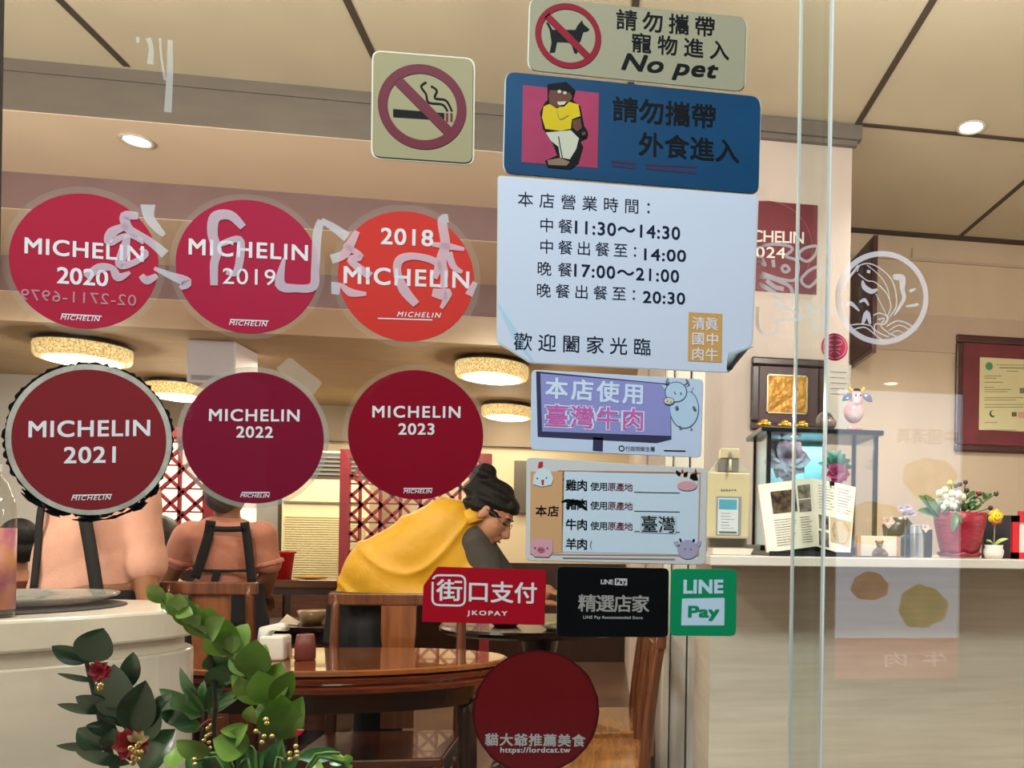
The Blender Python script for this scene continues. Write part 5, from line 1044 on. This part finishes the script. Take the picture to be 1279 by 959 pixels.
# ------------------------------------------------------------------ screens, air conditioner
scr = mat('screen_red', '#8c2430', .4, var=.1, scale=6)
def screen(pxl, pxr, Y, zt_, lab, cell):
    x0 = at(pxl, 700, Y).x; x1 = at(pxr, 700, Y).x
    rt = thing('lattice_screen', lab, 'screen', ((x0+x1)/2, Y, 0), 'red lattice screens')
    b = B()
    for lo, hi in (((x0, 0), (x0+.07, zt_)), ((x1-.07, 0), (x1, zt_)), ((x0+.07, 0), (x1-.07, .07)), ((x0+.07, zt_-.07), (x1-.07, zt_))): b.box((lo[0], Y-.025, lo[1]), (hi[0], Y+.025, hi[1]))
    b.build('frame', scr, rt); B().box((x0+.07, Y-.012, .07), (x1-.07, Y+.012, .98)).build('lower_panel', dkw, rt); b = B(); X0, X1, Z0, Z1 = x0+.07, x1-.07, .98, zt_-.07
    def bar(ax, az, bx_, bz_):
        d = V((bx_-ax, 0, bz_-az)); 
        if d.length > .02: b.ribbon([V((ax, Y-.01, az)), V((bx_, Y-.01, bz_))], .022, (0, -1, 0), -.02)
    k = X0-(Z1-Z0)
    while k < X1:
        a0 = max(X0, k); a1 = min(X1, k+(Z1-Z0))
        if a1 > a0: bar(a0, Z0+(a0-k), a1, Z0+(a1-k)); bar(a0, Z1-(a0-k), a1, Z1-(a1-k))
        k += cell
    k = X0+cell/2
    while k < X1: bar(k, Z0, k, Z1); k += cell
    k = Z0+cell/2
    while k < Z1: b.box((X0, Y-.006, k-.006), (X1, Y+.006, k+.006)); k += cell
    b.build('lattice', scr, rt)
screen(130, 268, 6.4, 2.02, 'red lattice screen beside the person in the crossed apron straps', .17)
screen(424, 612, 6.6, 1.92, 'red lattice screen behind the person in yellow', .15)
acm = mat('appliance_ivory', '#ddd2ac', .4)
p0 = at(350, 725, 7.4); p1 = at(424, 598, 7.4); p2 = at(350, 561, 7.4)
rt = thing('air_conditioner', 'tall ivory floor-standing air conditioner with a slatted front panel', 'air conditioner', ((p0.x+p1.x)/2, 7.6, 0))
xa, xb = p0.x, p1.x+.25; B().box((xa, 7.4, 0), (xb, 7.8, p2.z)).build('cabinet', acm, rt, bevel=.01)
zg1 = at(380, 643, 7.38).z; zg0 = at(380, 720, 7.38).z; b = B(); nsl = 26
for i in range(nsl): z_ = zg0+(zg1-zg0)*i/nsl; b.box((xa+.03, 7.386, z_), (xb-.03, 7.4, z_+(zg1-zg0)/nsl*.6))
b.build('grille', mat('slat_ivory', '#d8cc9f', .4), rt)
b = B(); b.box((xa+.02, 7.385, at(380, 627, 7.38).z-.008), (xb-.02, 7.401, at(380, 627, 7.38).z+.008)); b.build('trim_line', mat('trim_grey', '#6d6a5f', .5), rt)
B().box((xa+.01, 7.39, p1.z), (xb-.01, 7.401, p2.z-.02)).build('outlet', mat('outlet_dark', '#4d4a45', .5), rt)
b = B()
for i in range(5): z_ = p1.z+.03+i*(p2.z-p1.z-.06)/5; b.box((xa+.02, 7.375, z_), (xb-.02, 7.392, z_+.014))
b.build('louvre', mat('louvre_grey', '#77736a', .5), rt)
struct('pillar', B().box((at(320, 700, 7.5).x, 7.5, 0), (at(346, 700, 7.5).x, 8.3, 2.2)), mat('pillar_grey', '#8d8a84', .6, var=.04))
struct('glow_panel_1', B().box((at(150, 700, 8.28).x, 8.27, .95), (at(318, 700, 8.28).x, 8.3, 2.1)), mat('panel_glow', '#fff4dd', .6, emit=1.0))  # glowing panel set for the bright area behind the lattice screen
struct('trim_10', B().box((at(640, 700, 8.2).x, 8.22, at(650, 640, 8.2).z), (at(700, 700, 8.2).x, 8.3, at(650, 575, 8.2).z)), mat('dark_picture', '#5a5348', .5))
# ------------------------------------------------------------------ people
skin = mat('skin', '#9a6746', .5, rgb2='#8a5a3c', scale=14); skin2 = mat('skin_fair', '#c79a7a', .5, rgb2='#b88868', scale=14)
peach = mat('peach_cotton', '#e4aa94', .85, var=.05, scale=20, bump=.25, bscale=90, sheen=.2); apr = mat('black_apron', '#1d1917', .8, bump=.2, bscale=120); trou = mat('black_trousers', '#1a1a1d', .85)
hair = mat('black_hair', '#161210', .5, spec=.2, var=.3, scale=40, stretch=(1, 1, .2), bump=.4, bscale=120); hairg = mat('grey_hair', '#4b4743', .5, var=.25, scale=40, bump=.4, bscale=120)
def prings(rows, Y, off=0.0):
    """torso sections: (y pixel, left pixel, right pixel, half depth, shift in depth)"""
    R_ = []
    for y, l, r, dp, dy in rows:
        a = at(l, y, Y+dy); c = at(r, y, Y+dy); R_.append(((a+c)/2, V(((c-a).length/2+off, 0, 0)), V((0, dp+off, 0))))
    return R_
def limb(b, pts, rs, n=12, sub=3):
    b.tube(pts, rs, n, sub); b.ball(pts[0], rs[0], n); b.ball(pts[-1], rs[-1], n); return b
def hand(b, wrist, d, up, s=1.0, curl=.6):
    """palm, four bent fingers of different length and a thumb leaving the side of the palm"""
    d = V(d).normalized(); up = V(up); up = (up-d*up.dot(d)).normalized(); sd = d.cross(up)
    M = Matrix((sd, d, up)).transposed(); b.ball(wrist+d*.045*s, (.040*s, .048*s, .015*s), 12, M)
    for k, (o_, L) in enumerate(((-.030, .066), (-.010, .076), (.010, .072), (.029, .058))):
        p = wrist+d*.080*s+sd*o_*s; q_ = p+(d-up*curl*.35).normalized()*L*.42*s; r_ = q_+(d*.7-up*curl).normalized()*L*.32*s; t = r_+(d*.35-up*curl*1.3).normalized()*L*.26*s
        b.tube([p-d*.02*s, p, q_, r_, t], [.0095*s, .0095*s, .009*s, .0082*s, .0068*s], 8); b.ball(t, .0068*s, 8)
    p = wrist+d*.030*s-sd*.034*s; q_ = p+(d*.6-sd*.8-up*.2).normalized()*.035*s; t = q_+(d-up*.5).normalized()*.028*s
    b.tube([p+sd*.01*s, p, q_, t], [.013*s, .012*s, .0105*s, .008*s], 8); b.ball(t, .008*s, 8)
def head(b, c, f_, u_, s=1.0):
    f_ = V(f_).normalized(); u_ = V(u_); u_ = (u_-f_*u_.dot(f_)).normalized(); sd = f_.cross(u_)
    M = Matrix((f_, sd, u_)).transposed(); P = lambda a, e, g: c+(f_*a+sd*e+u_*g)*s
    b.ball(P(-.008, 0, .035), (.095*s, .075*s, .098*s), 18, M); b.ball(P(.040, 0, -.030), (.056*s, .062*s, .082*s), 16, M); b.ball(P(.064, 0, -.094), (.026*s, .030*s, .022*s), 12, M); b.ball(P(.03, 0, -.07), (.05*s, .05*s, .04*s), 12, M)
    b.tube([P(.088, 0, .010), P(.104, 0, -.015), P(.116, 0, -.034), P(.100, 0, -.044)], [.010*s, .012*s, .015*s, .012*s], 10, 3); b.ball(P(.100, 0, -.036), (.012*s, .020*s, .010*s), 10, M)
    b.ball(P(.090, 0, -.064), (.014*s, .024*s, .007*s), 10, M); b.ball(P(.088, 0, -.076), (.014*s, .021*s, .008*s), 10, M); b.ball(P(.080, 0, .030), (.016*s, .052*s, .012*s), 10, M)
    for s_ in (-1, 1): b.ball(P(-.004, s_*.074, -.008), (.020*s, .008*s, .033*s), 10, M); b.ball(P(.055, s_*.038, -.028), (.026*s, .022*s, .022*s), 10, M)
    return P, M
def face_parts(rt, P, M, s=1.0, down=True):
    for s_ in (-1, 1):
        b = B(); b.ball(P(.083, s_*.031, .004), (.010*s, .014*s, .006*s), 10, M); b.build('eye', mat('eye_dark', '#241a16', .3), rt, smooth=True)
        b = B(); b.tube([P(.090, s_*.016, .026), P(.091, s_*.032, .031), P(.080, s_*.050, .026)], [.003*s, .0035*s, .002*s], 6, 3); b.build('eyebrow', hair, rt)
    b = B(); b.tube([P(.100, -.020, -.070), P(.106, 0, -.070), P(.100, .020, -.070)], [.003*s, .005*s, .003*s], 6, 3); b.build('lips', mat('lip_rose', '#9c5a4e', .5), rt, smooth=True)
def legs(b, hipz, x, Y, w_, r=.085):
    for s_ in (-1, 1):
        limb(b, [V((x+s_*w_, Y, hipz)), V((x+s_*w_, Y-.01, hipz*.52)), V((x+s_*w_, Y+.02, .08))], [r, r*.62, r*.42]); b.ball((x+s_*w_, Y+.07, .045), (.042, .11, .040))
# --- waiter at the left counter
Y1 = 3.35
p = at(108, 740, Y1); rt = thing('person', 'person in a peach shirt with one black strap down the back, behind the marble counter', 'person', (p.x, Y1, 0))
tors = [(760, 38, 170, .12, 0), (742, 38, 170, .12, 0), (715, 44, 168, .125, 0), (680, 50, 172, .13, 0), (640, 58, 176, .13, 0), (600, 66, 178, .12, 0), (572, 76, 168, .10, 0)]
b = B(); b.loft(prings(tors+[(555, 95, 140, .06, 0)], Y1, -.018), 24); nk = at(117, 560, Y1); hc = at(117, 522, Y1)
b.tube([nk-V((0, 0, .03)), nk+V((0, 0, .08))], .055, 14); Pm, Mm = head(b, hc, (0, 1, 0), (0, 0, 1))
sr = at(172, 600, Y1); er = at(181, 706, Y1); wr = at(186, 760, Y1-.10); limb(b, [sr, er, wr], [.055, .046, .034]); hand(b, wr, (0, -.9, -.3), (0, 0, 1))
sl = at(92, 600, Y1+.06); el = at(82, 690, Y1+.16); wl_ = at(95, 720, Y1+.28); limb(b, [sl, el, wl_], [.055, .046, .034]); hand(b, wl_, (.5, .8, -.2), (0, 0, 1))
hz_ = at(108, 760, Y1).z; b.loft([(V((p.x, Y1, hz_+.1)), V((.19, 0, 0)), V((0, .12, 0))), (V((p.x, Y1, hz_-.1)), V((.19, 0, 0)), V((0, .13, 0)))], 20); legs(b, hz_-.08, p.x, Y1, .095)
organic(b, 'body', skin, rt, .012, 4)
def folds(c): return .007*abs(math.sin(17*c.z+7*c.x+3*math.sin(5*c.x)))-.004+.005*math.sin(20*(c.z-.9*c.x)+2*math.sin(9*c.z))
b = B(); b.loft(prings(tors, Y1), 26); limb(b, [sr, at(180, 705, Y1)], [.070, .072]); limb(b, [sl, sl*.45+el*.55], [.070, .066]); organic(b, 'shirt', peach, rt, .011, 5, folds)
b = B(); b.loft([(V((p.x, Y1, hz_+.075)), V((.215, 0, 0)), V((0, .135, 0))), (V((p.x, Y1, hz_-.1)), V((.215, 0, 0)), V((0, .15, 0)))], 24)
for s_ in (-1, 1): limb(b, [V((p.x+s_*.1, Y1, hz_-.1)), V((p.x+s_*.1, Y1, .5)), V((p.x+s_*.1, Y1+.02, .09))], [.11, .085, .07])
organic(b, 'trousers', trou, rt, .014, 3)
def strap(rt, pts, wd, Y, dep, name='apron_strap'):
    P = [at(x, y, Y-dep) for x, y in pts]; b = B(); P, _ = smooth_path(P, 0, 5); b.ribbon(P, wd, (0, -1, 0), -.006); return b.build(name, apr, rt, smooth=True)
b = B(); c0_ = at(180, 703, Y1); b.tube([c0_-V((0, 0, .012)), c0_+V((0, 0, .012))], [.074, .076], 20); organic(b, 'cuff', peach, rt, .009, 2)
strap(rt, [(105, 645), (113, 690), (122, 748)], .042, Y1, .150); strap(rt, [(60, 600), (50, 640), (46, 690), (41, 735)], .022, Y1, .125)
b = B(); b.loft(prings([(737, 33, 174, .158, 0), (747, 33, 174, .158, 0)], Y1), 26, cap=False); b.build('apron_tie', apr, rt, smooth=True, solid=.004)
b = B(); b.ball(Pm(-.022, 0, .052), (.104, .090, .104), 18, Mm); b.ball(Pm(-.06, 0, -.01), (.06, .075, .07), 14, Mm); organic(b, 'hair', hair, rt, .008, 3); face_parts(rt, Pm, Mm)
# --- waiter with crossed straps
Y2 = 4.05
p = at(284, 733, Y2); rt = thing('person', 'grey-haired person in a peach shirt with black crossed apron straps, seen from behind', 'person', (p.x, Y2, 0))
tors = [(741, 246, 320, .108, 0), (715, 245, 319, .105, 0), (692, 240, 322, .115, 0), (670, 234, 328, .11, 0), (656, 244, 320, .085, 0), (647, 262, 306, .06, 0)]
b = B(); b.loft(prings(tors, Y2, -.016), 24); nk = at(284, 650, Y2); hc = at(284, 612, Y2)
b.tube([nk-V((0, 0, .03)), nk+V((0, 0, .09))], .052, 14); Pm, Mm = head(b, hc, (0, 1, 0), (0, 0, 1))
sl = at(238, 668, Y2); el = at(224, 700, Y2+.03); wl_ = at(206, 733, Y2+.10); limb(b, [sl, el, wl_], [.052, .043, .033]); hand(b, wl_, (-.5, .5, -.7), (0, 0, 1))
sr = at(325, 668, Y2); er = at(336, 706, Y2+.02); wr = at(330, 740, Y2+.12); limb(b, [sr, er, wr], [.052, .045, .034]); hand(b, wr, (-.1, .8, -.5), (0, 0, 1))
hz_ = at(284, 750, Y2).z; b.loft([(V((p.x, Y2, hz_+.1)), V((.14, 0, 0)), V((0, .10, 0))), (V((p.x, Y2, hz_-.1)), V((.15, 0, 0)), V((0, .12, 0)))], 20); legs(b, hz_-.08, p.x, Y2, .08)
organic(b, 'body', skin, rt, .011, 4)
b = B(); b.loft(prings(tors, Y2), 26); limb(b, [sl, el*.9+sl*.1], [.068, .062]); limb(b, [sr, er*.9+sr*.1], [.068, .064]); organic(b, 'shirt', mat('coral_cotton', '#d08a72', .85, var=.05, scale=20, bump=.25, bscale=90, sheen=.2), rt, .010, 5, folds)
b = B(); b.loft([(V((p.x, Y2, hz_+.085)), V((.152, 0, 0)), V((0, .112, 0))), (V((p.x, Y2, hz_-.1)), V((.175, 0, 0)), V((0, .14, 0)))], 24)
for s_ in (-1, 1): limb(b, [V((p.x+s_*.085, Y2, hz_-.1)), V((p.x+s_*.085, Y2, .5)), V((p.x+s_*.085, Y2+.02, .09))], [.10, .08, .065])
organic(b, 'trousers', trou, rt, .013, 3)
for e_, s0 in ((el, sl), (er, sr)): b = B(); c0_ = e_*.92+s0*.08; dv = (e_-s0).normalized()*.012; b.tube([c0_-dv, c0_+dv], [.067, .070], 18); organic(b, 'cuff', MATS['coral_cotton'], rt, .008, 2)
dp = .135
strap(rt, [(263, 650), (260, 668), (252, 695), (243, 722)], .040, Y2, dp); strap(rt, [(305, 652), (308, 670), (311, 695), (314, 728)], .036, Y2, dp); strap(rt, [(259, 660), (284, 661), (309, 660)], .026, Y2, dp)
strap(rt, [(245, 712), (284, 713), (318, 712)], .012, Y2, dp-.005, 'apron_tie'); strap(rt, [(271, 713), (268, 725), (266, 736)], .030, Y2, dp+.004, 'apron_tie')
b = B(); b.ball(Pm(-.022, 0, .045), (.104, .088, .104), 18, Mm); b.ball(Pm(-.055, 0, -.035), (.055, .072, .075), 14, Mm); organic(b, 'hair', hairg, rt, .008, 3); face_parts(rt, Pm, Mm)
# --- seated people farther back
def seated(c, Y, sk, hr, shirt_m, lab, fdir, hs, w_):
    hc = at(c[0], c[1], Y); rt = thing('person', lab, 'person', (hc.x, Y, 0))
    f3 = V((fdir[0], fdir[1], -.15)); b = B(); Pm, Mm = head(b, hc, f3, (0, 0, 1), hs)
    fx = V((fdir[0], fdir[1], 0)).normalized(); sdv = V((-fx.y, fx.x, 0)); base = hc-V((0, 0, .20))-fx*.03; hip = V((hc.x, Y, .58))-fx*.06
    ts = [(hip, sdv*w_*.85, fx*.12), (hip*.5+base*.5, sdv*w_*.9, fx*.12), (base-V((0, 0, .12)), sdv*w_, fx*.11), (base-V((0, 0, .03)), sdv*w_*.8, fx*.085), (base+V((0, 0, .03)), sdv*.07, fx*.06)]
    b.loft(ts, 22); b.tube([base, hc-V((0, 0, .03))], .052, 12)
    A = []
    for s_ in (-1, 1):
        s0 = base-V((0, 0, .08))+sdv*s_*(w_-.03); e0 = s0-V((0, 0, .25))+fx*.08; w0 = e0+fx*.20+V((0, 0, .06)); limb(b, [s0, e0, w0], [.05, .043, .033]); hand(b, w0, fx, (0, 0, 1)); A.append((s0, e0))
        k0 = hip+sdv*s_*.09+V((0, 0, .02)); k1 = k0+fx*.40; limb(b, [k0, k1, V((k1.x, k1.y, .08))], [.08, .06, .042]); b.ball((k1.x+fx.x*.05, k1.y+fx.y*.05, .045), (.06, .06, .04))
    organic(b, 'body', sk, rt, .013, 4)
    b = B(); b.loft([(c_, u*1.08, v_*1.12) for c_, u, v_ in ts[:4]], 22)
    for s0, e0 in A: limb(b, [s0, e0], [.066, .06])
    organic(b, 'shirt', shirt_m, rt, .012, 5, folds)
    b = B()
    for s_ in (-1, 1): k0 = hip+sdv*s_*.09+V((0, 0, .02)); k1 = k0+fx*.40; limb(b, [k0, k1, V((k1.x, k1.y, .10))], [.095, .075, .06])
    organic(b, 'trousers', trou, rt, .014, 3)
    b = B(); b.ball(Pm(-.024*hs, 0, .044*hs), (.106*hs, .088*hs, .104*hs), 18, Mm); b.ball(Pm(-.05*hs, 0, -.02), (.06*hs, .08*hs, .07*hs), 14, Mm); organic(b, 'hair', hr, rt, .009, 3); face_parts(rt, Pm, Mm, hs)
    chair(hip.x+fx.x*.05, hip.y+fx.y*.05, math.atan2(fx.x, -fx.y), 'wooden chair under the '+lab.split(' sitting')[0], h=.92, w_=.5)
seated((22, 684), 6.1, skin, hair, mat('beige_shirt', '#b8a07c', .85, bump=.2), 'dark-haired person sitting beside the bottle, facing away to the left', (-.75, .65), 1.25, .24)
seated((203, 676), 4.95, skin2, mat('brown_hair', '#3a2f28', .5, var=.2, scale=40, bump=.3, bscale=100), mat('stone_shirt', '#8f8570', .85, bump=.3, bscale=60), 'person in a stone grey shirt sitting beyond the two people in aprons', (.25, .97), 1.0, .19)
# --- person in yellow
Y5 = 3.70
p = at(520, 742, Y5); rt = thing('person', 'person in a yellow jacket bending over the table, dark hair in a bun', 'person', (p.x, Y5, 0))
tors = [(752, 415, 640, .13, 0), (740, 415, 640, .13, 0), (728, 419, 632, .13, 0), (712, 426, 620, .14, 0), (690, 442, 612, .15, 0), (668, 468, 606, .15, 0), (650, 494, 602, .14, 0), (638, 516, 596, .12, 0), (630, 540, 588, .09, 0), (626, 558, 578, .06, 0)]
hc = at(611, 641, Y5-.01); fv = V((.81, -.10, -.58)); uv = V((.58, .02, .81)); S5 = 1.08
b = B(); b.loft(prings(tors[2:], Y5, -.034), 26); Pm, Mm = head(b, hc, fv, uv, S5)
b.tube([at(578, 660, Y5), Pm(-.03, 0, -.04)], [.066, .054], 14)
hp = at(462, 775, Y5)
b.loft([(hp, V((.12, 0, 0)), V((0, .09, 0))), (at(472, 750, Y5), V((.12, 0, 0)), V((0, .09, 0))), (at(500, 722, Y5), V((.14, 0, 0)), V((0, .09, 0)))], 20)
sn = at(588, 676, Y5-.05); en = at(630, 752, Y5-.06); wn = at(672, 752, Y5+.04); limb(b, [sn, en, wn], [.055, .045, .032]); hand(b, wn, (.8, .25, -.1), (0, 0, 1), 1.05, .8)
sf = at(590, 672, Y5+.13); ef = at(650, 745, Y5+.18); wf = at(684, 738, Y5+.2); limb(b, [sf, ef, wf], [.05, .043, .032]); hand(b, wf, (.8, -.2, -.2), (0, 0, 1), 1.0, .8)
for s_ in (-1, 1):
    k0 = hp+V((0, s_*.05, -.03)); k1 = V((hp.x+.05, Y5+s_*.08, .5)); limb(b, [k0, k1, V((k1.x-.03, k1.y, .08))], [.075, .065, .043]); b.ball((k1.x+.03, k1.y, .045), (.11, .045, .04))
organic(b, 'body', mat('skin_warm', '#bd8767', .5, rgb2='#ad7657', scale=14), rt, .0075, 3)
def yfold(c):
    return .012*math.sin(15*(c.x+.9*c.z)+2*math.sin(7*c.z))+.016*(1-abs(math.sin(13*(c.z-.45*c.x)+3*math.sin(6*c.x))))**3-.003
b = B(); b.loft(prings(tors, Y5), 30); limb(b, [sf, sf*.6+ef*.4], [.08, .07])
organic(b, 'jacket', mat('yellow_nylon', '#e2a828', .5, var=.05, scale=5, bump=.9, bscale=9), rt, .010, 4, yfold)
b = B(); b.loft([(at(583, 640, Y5), V((.05, 0, .03)), V((0, .085, 0))), (at(590, 655, Y5), V((.075, 0, .03)), V((0, .10, 0)))], 22, cap=False); b.build('collar', MATS['yellow_nylon'], rt, smooth=True, solid=.012)
b = B(); limb(b, [sn+V((.0, .0, -.0)), en, en*.35+wn*.65], [.070, .056, .043]); limb(b, [sf+V((.03, 0, 0)), ef, ef*.35+wf*.65], [.06, .052, .042]); b.loft([(at(598, 672, Y5), V((.055, 0, .02)), V((0, .09, 0))), (at(608, 715, Y5), V((.07, 0, .02)), V((0, .11, 0)))], 20)
organic(b, 'grey_sweater', mat('grey_knit', '#4c4741', .9, bump=.4, bscale=90), rt, .009, 3, folds)
b = B(); b.loft([(hp+V((-.02, 0, -.10)), V((.17, 0, 0)), V((0, .14, 0))), (hp+V((.02, 0, .13)), V((.19, 0, 0)), V((0, .14, 0)))], 20)
for s_ in (-1, 1): k0 = hp+V((0, s_*.06, -.05)); k1 = V((hp.x+.05, Y5+s_*.08, .5)); limb(b, [k0, k1, V((k1.x-.03, k1.y, .12))], [.11, .085, .065])
organic(b, 'trousers', trou, rt, .012, 3)
b = B(); b.ball(Pm(-.020, 0, .046), (.104*S5, .084*S5, .096*S5), 20, Mm); b.ball(Pm(-.065, 0, -.02), (.055, .078, .075), 14, Mm); b.ball(Pm(.060, 0, .075), (.040, .062, .030), 12, Mm); b.ball(Pm(-.045, -.07, .01), (.035, .016, .045), 12, Mm); b.ball(Pm(-.045, .07, .01), (.035, .016, .045), 12, Mm)
bn = at(604, 594, Y5); b.ball(bn, (.062, .055, .055), 14); b.ball(at(596, 612, Y5), (.06, .06, .05), 12); b.tube([at(592, 630, Y5), at(580, 648, Y5-.03), at(556, 655, Y5-.09)], [.045, .03, .006], 10, 3)
def hw(c): return .004*math.sin(120*(c.x*.5+c.z))
organic(b, 'hair', hair, rt, .007, 2, hw); face_parts(rt, Pm, Mm, S5)
b = B()
for s_ in (-1, 1): b.tube([Pm(.075, s_*.055, .0), Pm(.05, s_*.078, .01), Pm(.0, s_*.082, .01)], .0018, 6)
for s_ in (-1, 1): b.tube([Pm(.098, s_*(.030)+.022*math.cos(t), -.002+.018*math.sin(t)) for t in [k*math.pi/8 for k in range(17)]], .0015, 6)
b.build('glasses', mat('thin_metal', '#55504a', .3, metal=.6), rt)
# ------------------------------------------------------------------ street side, seen mirrored in the glass
YR = -1.25
def mir(px, py): v = at(px, py, 2.07-YR); return V((v.x, YR, v.z))
a = mir(1048, 486); c_ = mir(1196, 846)
rt = thing('menu_lightbox', 'lit menu board across the pavement, mirrored in the glass right of the display case', 'sign', ((a.x+c_.x)/2, YR-.05, 0))
x0, x1, z1, z0 = a.x, c_.x, a.z, c_.z; hgt = z1-z0
B().box((x0-.02, YR-.10, z0-.02), (x1+.02, YR-.004, z1+.02)).build('housing', blk, rt); B().box((x0+.05, YR-.09, 0), (x1-.05, YR-.03, z0-.02)).build('foot', blk, rt)
B().box((x0, YR-.004, z0+hgt*.14), (x1, YR, z1)).build('lit_panel', mat('lit_white', '#e4edff', .4, emit=2.2), rt); B().box((x0, YR-.004, z0), (x1, YR, z0+hgt*.14)).build('red_band', mat('lit_red', '#d8332c', .4, emit=1.3), rt)
for i, (u, v_, rx, rz_, col, c2) in enumerate(((.74, .70, .22, .075, '#dccb9a', '#b98a48'), (.30, .54, .26, .075, '#e3cf9c', '#c9a04e'), (.70, .25, .20, .075, '#d2b65a', '#8f9a3a'), (.27, .32, .15, .05, '#d9a06a', '#7c4a30'))):
    cc = V((x0+(x1-x0)*u, YR+.001, z0+hgt*v_)); rr_ = random.Random(i); b = B(); N_ = 40
    b.ngon([cc+V(((x1-x0)*rx*(1+.05*math.sin(3*t*.157+i)+.04*math.sin(8*t*.157))*math.cos(t*.15708), 0, hgt*rz_*(1+.05*math.sin(3*t*.157+i)+.04*math.sin(8*t*.157))*math.sin(t*.15708))) for t in range(N_)])
    b.build('dish_picture', mat('lit_dish'+str(i), col, .4, emit=1.9, rgb2=c2, scale=16), rt)
O = V((x1-(x1-x0)*.04, YR+.003, z0+hgt*.82)); text('中國清真', O, V((-(x1-x0)*.5, 0, 0)), V((0, 0, hgt*.055)), mat('lit_grey', '#9aa6b2', .5, emit=.6), rt)
O = V((x1-(x1-x0)*.1, YR+.003, z0+hgt*.04)); text('牛肉', O, V((-(x1-x0)*.5, 0, 0)), V((0, 0, hgt*.05)), mat('lit_pale', '#f3d9d4', .5, emit=2.0), rt)
struct('ceiling', B().box((-2.5, -4.4, 2.36), (3.0, -2.4, 2.42)).box((-2.5, -4.45, 0), (3.0, -4.4, 2.42)), mat('arcade_grey', '#4b4946', .8, var=.05))
for px, py, wh in ((1116, 477, 'near the display case'), (480, 562, 'on the left of the 2023 sticker'), (600, 566, 'at the right rim of the 2023 sticker')):
    v = atz(px, py, 2.355); yy = 2.02-v.y
    if -4.3 < yy < -2.45: downlight((v.x, yy, 2.358), 'arcade downlight mirrored in the glass '+wh, 0, 22)
bpy.data.objects.remove(_to)
